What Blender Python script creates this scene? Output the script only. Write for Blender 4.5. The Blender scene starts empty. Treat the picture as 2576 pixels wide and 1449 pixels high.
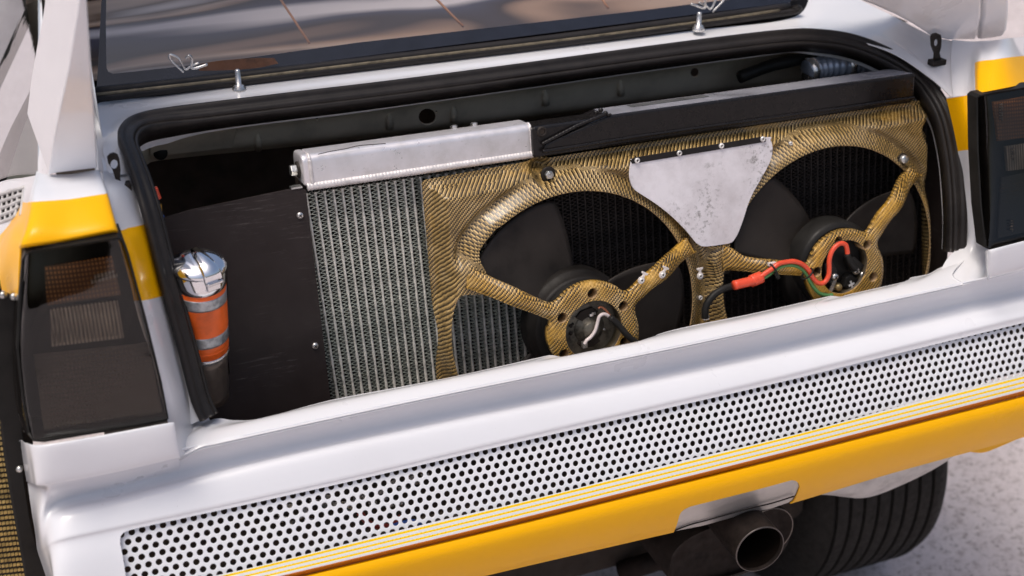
import bpy, bmesh, math, random
from mathutils import Vector, Matrix
from mathutils.geometry import delaunay_2d_cdt
random.seed(7)
V = Vector
scene = bpy.context.scene
C = scene.collection

# ------------------------------------------------------------------ camera
F_PX = 3200.0                                   # focal length for a 2576 px wide picture
PITCH, YAW = math.radians(26.872), math.radians(21.987)
CAM = V((-0.9, -1.45, 1.90))
FW = V((math.sin(YAW)*math.cos(PITCH), math.cos(YAW)*math.cos(PITCH), -math.sin(PITCH)))
RT = V((math.cos(YAW), -math.sin(YAW), 0.0))
UP = RT.cross(FW)
cd = bpy.data.cameras.new('camera')
cam = bpy.data.objects.new('camera', cd); C.objects.link(cam)
cam.location = CAM
cam.rotation_euler = (math.radians(90)-PITCH, 0, -YAW)
cd.sensor_width = 36; cd.lens = F_PX/2576*36
cd.clip_start = 0.02; cd.clip_end = 3000
cd.dof.use_dof = True; cd.dof.focus_distance = 1.93; cd.dof.aperture_fstop = 3.2
scene.camera = cam

# ------------------------------------------------------------------ sky and sun (bright overcast)
w = bpy.data.worlds.new('World'); scene.world = w; w.use_nodes = True
nt = w.node_tree; bg = nt.nodes['Background']
sky = nt.nodes.new('ShaderNodeTexSky'); sky.sky_type = 'NISHITA'; sky.sun_disc = False
SUN_EL, SUN_ROT = math.radians(70), math.radians(245)
sky.sun_elevation = SUN_EL; sky.sun_rotation = SUN_ROT
sky.air_density = 1.0; sky.dust_density = 6.0; sky.ozone_density = 1.0
nt.links.new(sky.outputs[0], bg.inputs[0]); bg.inputs[1].default_value = 0.12
sd = bpy.data.lights.new('sun', 'SUN'); sd.energy = 1.5; sd.angle = math.radians(25); sd.color = (1.0, 0.95, 0.88)
sun = bpy.data.objects.new('sun', sd); C.objects.link(sun)
sdir = V((math.sin(SUN_ROT)*math.cos(SUN_EL), math.cos(SUN_ROT)*math.cos(SUN_EL), math.sin(SUN_EL)))
sun.rotation_euler = sdir.to_track_quat('Z', 'Y').to_euler(); sun.location = (0, 0, 6)
scene.view_settings.view_transform = 'Standard'; scene.view_settings.look = 'None'
scene.view_settings.exposure = 0.12; scene.view_settings.gamma = 1.0

# ------------------------------------------------------------------ measuring helpers
def ray(px, py): return FW + RT*((px-1288)/F_PX) + UP*((724.5-py)/F_PX)
def P(px, py, Y):                                # where the line of sight meets the upright plane y = Y
    d = ray(px, py); return CAM + d*((Y-CAM.y)/d.y)
def PX(px, py, X):
    d = ray(px, py); return CAM + d*((X-CAM.x)/d.x)
def proj(p):
    q = p-CAM; z = q.dot(FW); return (1288+F_PX*q.dot(RT)/z, 724.5-F_PX*q.dot(UP)/z)
N_IN = V((0, 0.98732, -0.15873)).normalized()    # the cooling pack leans forward by nine degrees
S0 = 1.75
EV = V((0, 0.15873, 0.98732)); NO = -N_IN
def S(px, py, h=0.0):                            # on the fan plane, h metres towards the rear
    d = ray(px, py); return CAM + d*((S0-h)/d.dot(N_IN))
FO = S(1450, 805)
def SL(u, v, h=0.0): return FO + V((1, 0, 0))*u + EV*v + NO*h
def SI(px, py, h=0.0):
    q = S(px, py, h)-FO; return (q.x, q.dot(EV))

# ------------------------------------------------------------------ object helpers
def thing(name, label, cat, loc, group=None):
    o = bpy.data.objects.new(name, None); C.objects.link(o); o.location = loc
    o.empty_display_size = 0.05
    o['label'] = label; o['category'] = cat
    if group: o['group'] = group
    return o
def parent_to(o, p):
    if p is None: return
    o.parent = p
    off = V(p.location); q = p.parent
    while q: off += q.location; q = q.parent
    if p.type == 'EMPTY' and p.parent is None: o.matrix_parent_inverse = Matrix.Translation(-V(p.location))
def finish(name, me, mats, parent=None, smooth=True, bevel=0, solid=0, segs=2, offset=-1, label=None):
    if not isinstance(mats, (list, tuple)): mats = [mats]
    for m in mats: me.materials.append(m)
    o = bpy.data.objects.new(name, me); C.objects.link(o)
    if smooth: me.polygons.foreach_set('use_smooth', [True]*len(me.polygons))
    if solid:
        s = o.modifiers.new('s', 'SOLIDIFY'); s.thickness = solid; s.offset = offset
    if bevel:
        b = o.modifiers.new('b', 'BEVEL'); b.width = bevel; b.segments = segs; b.limit_method = 'ANGLE'; b.angle_limit = math.radians(35)
        b.harden_normals = False
    if smooth and not isinstance(smooth, str):
        pass
    parent_to(o, parent)
    if label: o['label'] = label
    return o
def sharp(o, deg=35):
    o.data.set_sharp_from_angle(angle=math.radians(deg)); return o
def mk(vs, fs, name='m'):
    me = bpy.data.meshes.new(name); me.from_pydata([tuple(v) for v in vs], [], fs); me.validate(); me.update(); return me
class MB:
    def __init__(s): s.v = []; s.f = []; s.mi = []; s.uv = []
    def add(s, vs, fs, mi=0):
        b = len(s.v); s.v += [tuple(v) for v in vs]; s.f += [tuple(b+i for i in f) for f in fs]; s.mi += [mi]*len(fs)
    def box(s, c, ax, ay, az, mi=0):             # half axes as vectors
        vs = [c+ax*i+ay*j+az*k for k in (-1, 1) for j in (-1, 1) for i in (-1, 1)]
        s.add(vs, [(0, 2, 3, 1), (4, 5, 7, 6), (0, 1, 5, 4), (2, 6, 7, 3), (0, 4, 6, 2), (1, 3, 7, 5)], mi)
    def prism(s, poly, d, mi=0):                 # poly: 3-D outline, d: thickness vector
        n = len(poly)
        vs = list(poly)+[p+d for p in poly]
        fs = [tuple(range(n)), tuple(range(2*n-1, n-1, -1))]+[(i, i+n, (i+1) % n+n, (i+1) % n) for i in range(n)]
        s.add(vs, fs, mi)
    def tube(s, pts, r, seg=10, mi=0, cap=True):
        n = len(pts); rr = r if isinstance(r, (list, tuple)) else [r]*n
        vs = []; prev = None
        for i, p in enumerate(pts):
            t = (pts[min(i+1, n-1)]-pts[max(i-1, 0)]).normalized()
            if prev is None:
                a = t.cross(V((0, 0, 1)));
                if a.length < .1: a = t.cross(V((1, 0, 0)))
                a.normalize()
            else:
                a = (prev-t*prev.dot(t)).normalized()
            prev = a; b = t.cross(a)
            for k in range(seg):
                w_ = 2*math.pi*k/seg; vs.append(p+(a*math.cos(w_)+b*math.sin(w_))*rr[i])
        fs = []
        for i in range(n-1):
            for k in range(seg):
                k2 = (k+1) % seg; fs.append((i*seg+k, i*seg+k2, (i+1)*seg+k2, (i+1)*seg+k))
        if cap: fs += [tuple(range(seg-1, -1, -1)), tuple(range((n-1)*seg, n*seg))]
        s.add(vs, fs, mi)
    def lathe(s, c, axis, prof, seg=32, mi=0, closed=False):
        axis = axis.normalized(); a = axis.cross(V((0.13, 0.2, 0.97)));
        if a.length < .1: a = axis.cross(V((1, 0, 0)))
        a.normalize(); b = axis.cross(a)
        vs = [c+axis*h+(a*math.cos(2*math.pi*k/seg)+b*math.sin(2*math.pi*k/seg))*r for r, h in prof for k in range(seg)]
        fs = []
        for i in range(len(prof)-1):
            for k in range(seg):
                k2 = (k+1) % seg; fs.append((i*seg+k, i*seg+k2, (i+1)*seg+k2, (i+1)*seg+k))
        if prof[0][0] > 1e-6 and closed: fs.append(tuple(range(seg-1, -1, -1)))
        if prof[-1][0] > 1e-6 and closed: fs.append(tuple(range((len(prof)-1)*seg, len(prof)*seg)))
        s.add(vs, fs, mi)
    def build(s, name, mats, parent=None, **k):
        me = mk(s.v, s.f, name)
        o = finish(name, me, mats, parent, **k)
        if any(s.mi) and len(me.polygons) == len(s.mi): me.polygons.foreach_set('material_index', s.mi)
        return o
def cr(a, b, c, d, t):
    return (b*2+(c-a)*t+(a*2-b*5+c*4-d)*t*t+(b*3-a-c*3+d)*t*t*t)*0.5
def spline(pts, n, closed=False):                # Catmull-Rom through points, n samples per span
    out = []; m = len(pts)
    for i in range(m if closed else m-1):
        if closed: a, b, c, d = pts[(i-1) % m], pts[i], pts[(i+1) % m], pts[(i+2) % m]
        else:
            b, c = pts[i], pts[i+1]; a = pts[i-1] if i else b*2-c; d = pts[i+2] if i+2 < m else c*2-b
        for k in range(n): out.append(cr(a, b, c, d, k/n))
    if not closed: out.append(pts[-1].copy())
    return out
def px_spline(pts, n, fn, closed=False):
    q = spline([V((a, b, 0)) for a, b in pts], n, closed)
    return [fn(p.x, p.y) for p in q]
class Net:                                       # a smooth surface through a grid of measured points
    def __init__(s, rows, lin_u=False, lin_v=False):
        s.r = [[p if isinstance(p, Vector) else P(*p) for p in row] for row in rows]
        n = len(s.r[0]); assert all(len(x) == n for x in s.r), [len(x) for x in s.r]
        s.nu = n-1; s.nv = len(s.r)-1; s.lu = lin_u; s.lv = lin_v
    def _1(s, pts, t, lin):
        n = len(pts)-1; x = max(0.0, min(1.0, t)); ex = t-x; x *= n; i = min(int(x), n-1); f = x-i
        b, c = pts[i], pts[i+1]
        if lin: r = b.lerp(c, f); dd = (c-b)*n
        else:
            a = pts[i-1] if i else b*2-c; d = pts[i+2] if i+2 <= n else c*2-b
            r = cr(a, b, c, d, f); dd = (c-b)*n
        return r+dd*ex if ex else r
    def at(s, u, v): return s._1([s._1(r, u, s.lu) for r in s.r], v, s.lv)
    def cache(s):
        if not hasattr(s, 'g'):
            s.g = []
            for i in range(41):
                for j in range(41):
                    u, v = i/40, j/40; s.g.append((u, v)+proj(s.at(u, v)))
    def inv(s, px, py):
        s.cache(); u, v, *_ = min(s.g, key=lambda g: (g[2]-px)**2+(g[3]-py)**2)
        for _ in range(12):
            x, y = proj(s.at(u, v)); e = 1e-4
            xu, yu = proj(s.at(u+e, v)); xv, yv = proj(s.at(u, v+e))
            a, c_, b, d = (xu-x)/e, (yu-y)/e, (xv-x)/e, (yv-y)/e
            det = a*d-b*c_
            if abs(det) < 1e-9: break
            dx, dy = px-x, py-y
            u += max(-.3, min(.3, (d*dx-b*dy)/det)); v += max(-.3, min(.3, (a*dy-c_*dx)/det))
            u = max(-1, min(2, u)); v = max(-1, min(2, v))
        return (u, v)
def pip(x, y, poly):
    c = False; j = len(poly)-1
    for i in range(len(poly)):
        xi, yi = poly[i]; xj, yj = poly[j]
        if (yi > y) != (yj > y) and x < (xj-xi)*(y-yi)/(yj-yi)+xi: c = not c
        j = i
    return c
def cdt(outline, holes, lines, pts):
    vs = []; es = []
    def ring(pl, closed=True):
        b = len(vs); vs.extend(V((x, y)) for x, y in pl); n = len(pl)
        es.extend((b+i, b+(i+1) % n) for i in range(n if closed else n-1))
    ring(outline)
    for h in holes: ring(h)
    for l in lines: ring(l)
    vs.extend(V(p) for p in pts)
    r = delaunay_2d_cdt(vs, es, [], 0, 1e-7)
    vv, ff = r[0], r[2]; out = []
    for f in ff:
        cx = sum(vv[i].x for i in f)/len(f); cy = sum(vv[i].y for i in f)/len(f)
        if not pip(cx, cy, outline) or any(pip(cx, cy, h) for h in holes): continue
        out.append((tuple(f), cx, cy))
    return vv, out
def densify(pl, step):
    out = []
    for i in range(len(pl)):
        a = pl[i]; b = pl[(i+1) % len(pl)]; d = math.hypot(b[0]-a[0], b[1]-a[1]); n = max(1, int(d/step))
        out += [(a[0]+(b[0]-a[0])*k/n, a[1]+(b[1]-a[1])*k/n) for k in range(n)]
    return out
def sheet(name, net, mats, parent=None, nu=40, nv=20, holes=(), regions=(), solid=0.003, flip=False, **k):
    """holes and regions: outlines measured on the surface; regions = (outline, material index)"""
    if not isinstance(net, Net): net = Net(net)
    if not holes and not regions:
        vs = [net.at(i/nu, j/nv) for j in range(nv+1) for i in range(nu+1)]
        fs = [(j*(nu+1)+i, (j+1)*(nu+1)+i, (j+1)*(nu+1)+i+1, j*(nu+1)+i+1) for j in range(nv) for i in range(nu)]
        me = mk(vs, fs, name)
    else:
        st = 1.0/max(nu, nv)
        hs = [densify([net.inv(*p) for p in h], st) for h in holes]
        rs = [(densify([net.inv(*p) for p in h], st), m) for h, m in regions]
        out = densify([(0, 0), (1, 0), (1, 1), (0, 1)], min(1/nu, 1/nv))
        g = [(i/nu, j/nv) for i in range(1, nu) for j in range(1, nv)]
        vv, ff = cdt(out, hs, [r[0] for r in rs], g)
        used = sorted({i for f, _, _ in ff for i in f}); mp = {a: b for b, a in enumerate(used)}
        me = mk([net.at(vv[i].x, vv[i].y) for i in used], [tuple(mp[i] for i in f) for f, _, _ in ff], name)
        for n_, (f, cx, cy) in enumerate(ff):
            for r, m in rs:
                if pip(cx, cy, r): me.polygons[n_].material_index = m
    if not holes and not regions:
        par_ = [(i/nu, j/nv) for j in range(nv+1) for i in range(nu+1)]
    else: par_ = [(vv[i].x, vv[i].y) for i in used]
    e = 2e-3; nr = []
    for u, v in par_:
        a = net.at(min(1, u+e), v)-net.at(max(0, u-e), v); c_ = net.at(u, min(1, v+e))-net.at(u, max(0, v-e)); nr.append(a.cross(c_).normalized())
    mid = net.at(.5, .5); q = net.at(.52, .5)-net.at(.48, .5); q = q.cross(net.at(.5, .52)-net.at(.5, .48))
    sg_ = 1 if q.dot(CAM-mid) > 0 else -1
    if flip: sg_ = -sg_
    nr = [n_*sg_ for n_ in nr]
    return shell(name, [v.co.copy() for v in me.vertices], [tuple(f.vertices) for f in me.polygons], nr, [f.material_index for f in me.polygons], mats, parent, solid, **k)
def shell(name, vs, fs, nr, mi, mats, parent, t, uvs=None, **k):
    """front faces with true surface normals, and a turned-in rim along every open edge"""
    out = []
    for f in fs:
        a, b, c = vs[f[0]], vs[f[1]], vs[f[2]]
        out.append(f if (b-a).cross(c-a).dot(nr[f[0]]+nr[f[1]]+nr[f[2]]) >= 0 else tuple(reversed(f)))
    ed = {}
    for n_, f in enumerate(out):
        for a, b in zip(f, f[1:]+f[:1]):
            key = (min(a, b), max(a, b))
            ed[key] = None if key in ed else (a, b, n_)
    bd = [e for e in ed.values() if e]
    N = list(nr); V2 = list(vs); U = list(uvs) if uvs else None; idx = {}; acc = {}
    for a, b, n_ in bd:
        o = (vs[b]-vs[a]).cross(nr[a]);
        if o.length > 1e-12: o.normalize()
        for q in (a, b): acc[q] = acc.get(q, V())+o
    mi = list(mi)
    for a, b, n_ in bd:
        for q in (a, b):
            if q not in idx:
                idx[q] = len(V2); o = acc[q].normalized() if acc[q].length > 1e-9 else nr[q]
                V2 += [vs[q].copy(), vs[q]-nr[q]*t]; N += [(o+nr[q]*.6).normalized(), o]
                if U is not None: U += [U[q], (U[q][0]+t, U[q][1]+t)]
        ia, ib = idx[a], idx[b]
        out.append((ib, ia, ia+1, ib+1)); mi.append(mi[n_])
    me = bpy.data.meshes.new(name); me.from_pydata([tuple(v) for v in V2], [], out); me.update()
    if U is not None:
        l = me.uv_layers.new(name='UVMap')
        for lp in me.loops: l.data[lp.index].uv = U[lp.vertex_index]
    me.polygons.foreach_set('use_smooth', [True]*len(me.polygons))
    me.normals_split_custom_set_from_vertices([tuple(n_) for n_ in N])
    for m_ in (mats if isinstance(mats, (list, tuple)) else [mats]): me.materials.append(m_)
    me.polygons.foreach_set('material_index', mi)
    o = bpy.data.objects.new(name, me); C.objects.link(o); parent_to(o, parent); return o

# ------------------------------------------------------------------ materials
class Mat:
    def __init__(s, name, base=(.5, .5, .5), rough=.5, metal=0, coat=0, coat_rough=.03, spec=.5, **kw):
        s.m = bpy.data.materials.new(name); s.m.use_nodes = True; s.nt = s.m.node_tree
        s.b = s.nt.nodes['Principled BSDF']
        s.b.inputs['Base Color'].default_value = (*base, 1); s.b.inputs['Roughness'].default_value = rough
        s.b.inputs['Metallic'].default_value = metal; s.b.inputs['Coat Weight'].default_value = coat
        s.b.inputs['Coat Roughness'].default_value = coat_rough; s.b.inputs['Specular IOR Level'].default_value = spec
        s.base = base; s.rough = rough; s.tc = None
    def n(s, t, **kw):
        x = s.nt.nodes.new('ShaderNode'+t)
        for a, b in kw.items(): setattr(x, a, b)
        return x
    def l(s, a, b): s.nt.links.new(a, b)
    def co(s, kind='Object'):
        if not s.tc: s.tc = s.n('TexCoord')
        return s.tc.outputs[kind]
    def noise(s, scale, detail=4, rough=.55, vec=None, dist=0):
        x = s.n('TexNoise'); x.inputs['Scale'].default_value = scale; x.inputs['Detail'].default_value = detail
        x.inputs['Roughness'].default_value = rough; x.inputs['Distortion'].default_value = dist
        s.l(vec or s.co(), x.inputs['Vector']); return x.outputs['Fac']
    def ramp(s, fac, stops):
        r = s.n('ValToRGB'); e = r.color_ramp.elements
        while len(e) < len(stops): e.new(.5)
        for i, (p, c) in enumerate(stops):
            e[i].position = p; e[i].color = (*c, 1) if len(c) == 3 else c
        s.l(fac, r.inputs[0]); return r.outputs[0]
    def math(s, op, a, b=None, clamp=False):
        x = s.n('Math', operation=op, use_clamp=clamp)
        for i, q in enumerate((a, b)):
            if q is None: continue
            if isinstance(q, (int, float)): x.inputs[i].default_value = q
            else: s.l(q, x.inputs[i])
        return x.outputs[0]
    def mix(s, fac, a, b, blend='MIX'):
        x = s.n('Mix', data_type='RGBA', blend_type=blend)
        for sock, q in ((x.inputs[0], fac), (x.inputs[6], a), (x.inputs[7], b)):
            if isinstance(q, (int, float)): sock.default_value = q
            elif isinstance(q, tuple): sock.default_value = (*q, 1)
            else: s.l(q, sock)
        return x.outputs[2]
    def bump(s, h, strength=.2, dist=.001):
        x = s.n('Bump'); x.inputs['Strength'].default_value = strength; x.inputs['Distance'].default_value = dist
        s.l(h, x.inputs['Height']); s.l(x.outputs[0], s.b.inputs['Normal']); return x
    def color(s, c): s.l(c, s.b.inputs['Base Color'])
    def roughness(s, c): s.l(c, s.b.inputs['Roughness'])

def paint(name, col, grime=(.32, .27, .22), amt=.5, coat=.8):
    m = Mat(name, col, .35, coat=coat, coat_rough=.05)
    big = m.noise(3.5, 5, .6)
    f = m.ramp(big, [(.45, (0, 0, 0)), (.75, (amt*.16,)*3)])
    c = m.mix(f, col, grime)
    sp = m.noise(160, 2, .5); spf = m.ramp(sp, [(.74, (0, 0, 0)), (.78, (amt,)*3)])
    gate = m.noise(14, 3, .6); gf = m.ramp(gate, [(.52, (0, 0, 0)), (.66, (1, 1, 1))])
    f2 = m.math('MULTIPLY', spf, gf)
    c = m.mix(f2, c, grime); m.color(c)
    m.roughness(m.ramp(m.noise(9, 4), [(.3, (.26,)*3), (.8, (.42,)*3)]))
    m.bump(m.noise(38, 2, .4), .12, .0015)
    return m.m
white = paint('white_paint', (.76, .765, .80))
deck_white = paint('worn_white_paint', (.74, .74, .765), amt=.5)
yellow = paint('yellow_paint', (.93, .46, .0), grime=(.5, .2, .0), coat=.12)
stripe = paint('stripe_yellow', (.98, .66, .0), grime=(.6, .3, .0), amt=.2, coat=.1)
orange = paint('burnt_orange_paint', (.46, .125, .008), grime=(.12, .03, .01), amt=.9, coat=.1)
for q_ in ('yellow_paint', 'stripe_yellow', 'burnt_orange_paint'): bpy.data.materials[q_].node_tree.nodes['Principled BSDF'].inputs['Specular IOR Level'].default_value = .18
def simple(name, col, rough, metal=0, coat=0, nscale=20, var=.35, bump=.15, bscale=200, spec=None, bdist=.0008):
    if spec is None: spec = .18 if max(col) < .06 else .5
    m = Mat(name, col, rough, metal, coat, spec=spec)
    d = tuple(c*(1-var) for c in col); b = tuple(min(1, c*(1+var*.6)) for c in col)
    m.color(m.ramp(m.noise(nscale, 5, .6), [(.3, d), (.5, col), (.75, b)]))
    m.roughness(m.ramp(m.noise(nscale*1.7, 4, .6), [(.3, (max(.04, rough*.75),)*3), (.8, (min(1, rough*1.3),)*3)]))
    m.bump(m.noise(bscale, 3, .5), bump, bdist)
    return m.m
rubber = simple('black_rubber', (.019, .016, .015), .45, nscale=30, bump=.25, spec=.3)
black_plastic = simple('black_plastic', (.017, .016, .015), .45, nscale=30)
blade_mat = simple('fan_blade_plastic', (.030, .025, .022), .45, nscale=14, bump=.1, var=.5)
board_mat = simple('matt_dark_board', (.027, .020, .019), .5, nscale=8, var=.35, bump=.2, bscale=300)
void_mat = simple('dark_cavity_paint', (.035, .027, .022), .8)
steel_dark = simple('sooty_steel', (.035, .030, .027), .55, .5, nscale=25, var=.5)
inner_paint = simple('drab_primer', (.60, .53, .42), .5, nscale=12, var=.3, bump=.3, bscale=30, bdist=.002)
zinc = simple('zinc_plated_steel', (.62, .62, .60), .3, .9, nscale=60, var=.4)
steel = simple('bright_steel', (.7, .68, .66), .28, .9, nscale=60, var=.4)
chrome = simple('polished_aluminium', (.86, .87, .9), .09, 1, nscale=20, var=.06, bump=.0)
plastic_white = simple('white_nylon', (.68, .62, .58), .4, nscale=60, var=.12)
tube_mat = simple('cooler_tube_metal', (.70, .68, .62), .45, .25, nscale=60, var=.3, bump=.6, bscale=350)
fin_mat = simple('cooler_fin_metal', (.46, .50, .43), .38, .45, nscale=80, var=.45)
dark_tube = simple('black_cooler_tube', (.040, .034, .032), .5, .2, nscale=60, var=.4, bump=.5, bscale=300)
hose_orange = simple('orange_silicone', (.80, .125, .012), .42, nscale=22, var=.35, bump=.3, bscale=60, bdist=.002)
galv = simple('galvanised_clamp', (.42, .44, .46), .4, .75, nscale=90, var=.55)
wire_red = simple('red_insulation', (.72, .075, .03), .35, nscale=60, var=.15)
wire_green = simple('green_insulation', (.10, .28, .085), .4, nscale=60, var=.15)
wire_white = simple('white_insulation', (.72, .62, .60), .4, nscale=60, var=.12)
copper = simple('copper_wire', (.45, .16, .08), .4, .6)
blue_plastic = simple('blue_plastic', (.02, .08, .35), .35)
cast_grey = simple('cast_motor_face', (.14, .125, .10), .5, .6, nscale=70, var=.7, bump=.6, bscale=250)
rust = simple('rusty_steel', (.11, .045, .022), .7, nscale=35, var=.6, bump=.5)
tyre_mat = simple('tyre_rubber', (.021, .019, .017), .75, nscale=60, var=.3, bump=.4)
gold_mesh = simple('gold_mesh', (.52, .38, .14), .45, .5, nscale=80, var=.6)

def mat_board():
    m = Mat('matt_dark_board', (.027, .020, .019), .5, spec=.25)
    c = m.ramp(m.noise(6, 5, .65), [(.35, (.021, .015, .014)), (.7, (.036, .028, .027))])
    mp = m.n('Mapping'); m.l(m.co(), mp.inputs[0]); mp.inputs['Rotation'].default_value = (0, .9, 0); mp.inputs['Scale'].default_value = (1, 1, 14)
    sc = m.math('MULTIPLY', m.ramp(m.noise(16, 5, .8, mp.outputs[0]), [(.55, (0, 0, 0)), (.68, (.8,)*3)]), m.ramp(m.noise(5, 3), [(.45, (0, 0, 0)), (.58, (1, 1, 1))]))
    m.color(m.mix(sc, c, (.12, .105, .10))); m.roughness(m.ramp(m.noise(9, 5, .7), [(.3, (.36,)*3), (.75, (.62,)*3)]))
    m.bump(m.noise(260, 3), .15, .0006); return m.m
board_mat = mat_board()
cavity_wall = simple('cavity_wall', (.085, .065, .05), .8)
def mat_black_enamel():
    m = Mat('black_enamel', (.010, .008, .008), .35, coat=.12, coat_rough=.1, spec=.25)
    m.roughness(m.ramp(m.noise(30, 5, .65), [(.3, (.18,)*3), (.75, (.42,)*3)]))
    sc = m.noise(90, 3, .7); m.color(m.ramp(sc, [(.3, (.008, .007, .007)), (.74, (.013, .011, .011)), (.80, (.03, .03, .03))]))
    m.bump(m.noise(60, 3, .5), .12, .001)
    return m.m
enamel = mat_black_enamel()
def mat_tank():
    m = Mat('weathered_aluminium', (.62, .61, .62), .36, .55)
    n1 = m.noise(11, 6, .65); n2 = m.noise(55, 5, .7)
    c = m.ramp(n1, [(.3, (.62, .59, .58)), (.5, (.80, .77, .79)), (.72, (.9, .87, .90))])
    st = m.ramp(n2, [(.62, (0, 0, 0)), (.74, (.55,)*3)]); g = m.ramp(m.noise(5, 3), [(.45, (0, 0, 0)), (.6, (1, 1, 1))])
    c = m.mix(m.math('MULTIPLY', st, g), c, (.22, .20, .15)); m.color(c)
    wv = m.n('TexWave'); wv.inputs['Scale'].default_value = 60; wv.inputs['Distortion'].default_value = 6; wv.bands_direction = 'Z'; m.l(m.co(), wv.inputs[0])
    m.roughness(m.ramp(n2, [(.3, (.25,)*3), (.8, (.5,)*3)]))
    m.bump(n2, .12, .0012); return m.m
tank_mat = mat_tank()
weld_mat = simple('aluminium_weld', (.74, .70, .69), .5, .35, nscale=60, var=.25)

def mat_weave(name, gold=(.60, .40, .15), resin=-.03, cell=.0023):
    m = Mat(name, gold, .38, coat=.22, coat_rough=.22, spec=.4)
    uv = m.n('UVMap').outputs[0]
    wob = m.n('TexNoise'); wob.inputs['Scale'].default_value = 16; wob.inputs['Detail'].default_value = 1.5; m.l(uv, wob.inputs[0])
    sub = m.n('VectorMath', operation='SUBTRACT'); m.l(wob.outputs['Color'], sub.inputs[0]); sub.inputs[1].default_value = (.5, .5, .5)
    sc = m.n('VectorMath', operation='SCALE'); m.l(sub.outputs[0], sc.inputs[0]); sc.inputs[3].default_value = .0035
    ad = m.n('VectorMath', operation='ADD'); m.l(uv, ad.inputs[0]); m.l(sc.outputs[0], ad.inputs[1])
    wb = m.n('TexNoise'); wb.inputs['Scale'].default_value = 75; wb.inputs['Detail'].default_value = 1; m.l(uv, wb.inputs[0])
    sb = m.n('VectorMath', operation='SUBTRACT'); m.l(wb.outputs['Color'], sb.inputs[0]); sb.inputs[1].default_value = (.5, .5, .5)
    sb2 = m.n('VectorMath', operation='SCALE'); m.l(sb.outputs[0], sb2.inputs[0]); sb2.inputs[3].default_value = .0024
    ad2 = m.n('VectorMath', operation='ADD'); m.l(ad.outputs[0], ad2.inputs[0]); m.l(sb2.outputs[0], ad2.inputs[1])
    s2 = m.n('VectorMath', operation='SCALE'); m.l(ad2.outputs[0], s2.inputs[0]); s2.inputs[3].default_value = 1/cell
    sp = m.n('SeparateXYZ'); m.l(s2.outputs[0], sp.inputs[0])
    fx = m.math('FLOOR', sp.outputs[0]); fy = m.math('FLOOR', sp.outputs[1])
    md = m.math('FLOORED_MODULO', m.math('SUBTRACT', fx, fy), 3.0)
    fac = m.math('ADD', m.math('LESS_THAN', md, .5), m.math('MULTIPLY', m.math('LESS_THAN', md, 1.5), .5), True)
    fac = m.ramp(fac, [(0, (0, 0, 0)), (.5, (.36,)*3), (1, (1, 1, 1))])
    # slender gap between tows
    fr = m.math('ABSOLUTE', m.math('SUBTRACT', m.math('FRACT', sp.outputs[0]), .5))
    fr2 = m.math('ABSOLUTE', m.math('SUBTRACT', m.math('FRACT', sp.outputs[1]), .5))
    gap = m.math('MULTIPLY', fac, m.ramp(fr, [(.34, (1, 1, 1)), (.44, (.25,)*3)]))
    tone = m.ramp(m.noise(26, 5, .7), [(.3, tuple(c*.5 for c in gold)), (.5, gold), (.72, (.82, .60, .30))])
    blk = m.ramp(m.noise(60, 4, .7), [(.35, (.014, .010, .007)), (.66, (.035, .024, .012)), (.8, (.20, .13, .05))])
    c = m.mix(gap, blk, tone)
    wn = m.n('TexWhiteNoise', noise_dimensions='2D'); fl2 = m.n('CombineXYZ'); m.l(fx, fl2.inputs[0]); m.l(fy, fl2.inputs[1]); m.l(fl2.outputs[0], wn.inputs['Vector'])
    tone = m.mix(1.0, tone, m.ramp(wn.outputs['Value'], [(0, (.18,)*3), (.35, (.8,)*3), (1, (1.45,)*3)]), 'MULTIPLY')
    tone = m.mix(1.0, tone, m.ramp(m.noise(7, 4, .6), [(.35, (.55,)*3), (.5, (.95,)*3), (.68, (1.25, 1.2, 1.1))]), 'MULTIPLY')
    # places where golden resin pools over the cloth
    r = m.ramp(m.noise(9, 4, .6), [(.56-resin, (0, 0, 0)), (.70-resin, (.8,)*3)])
    c = m.mix(r, c, m.mix(.35, (.62, .33, .03), tone)); m.color(c)
    m.roughness(m.ramp(m.noise(30, 4), [(.3, (.22,)*3), (.8, (.45,)*3)]))
    hgt = m.math('ADD', fac, m.math('MULTIPLY', m.noise(120, 3), .5)); m.bump(hgt, .25, .0006)
    return m.m
weave = mat_weave('aramid_carbon_cloth')
weave_arm = mat_weave('aramid_carbon_arm', gold=(.72, .42, .09), resin=.06)
def mat_ground():
    m = Mat('pale_concrete', (.5, .46, .46), .85)
    v = m.n('TexVoronoi'); v.inputs['Scale'].default_value = 55; m.l(m.co(), v.inputs[0])
    n1 = m.noise(2.2, 6, .65); n2 = m.noise(34, 7, .85); n3 = m.noise(55, 4, .8)
    c = m.ramp(n1, [(.3, (.56, .49, .49)), (.7, (.70, .625, .62))])
    c = m.mix(m.ramp(n2, [(.50, (0, 0, 0)), (.60, (.62,)*3)]), c, (.27, .215, .20))
    c = m.mix(m.ramp(n3, [(.56, (0, 0, 0)), (.64, (.85,)*3)]), c, (.15, .12, .105))
    m.color(c); m.bump(m.math('ADD', n2, n3), .7, .006); return m.m
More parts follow.
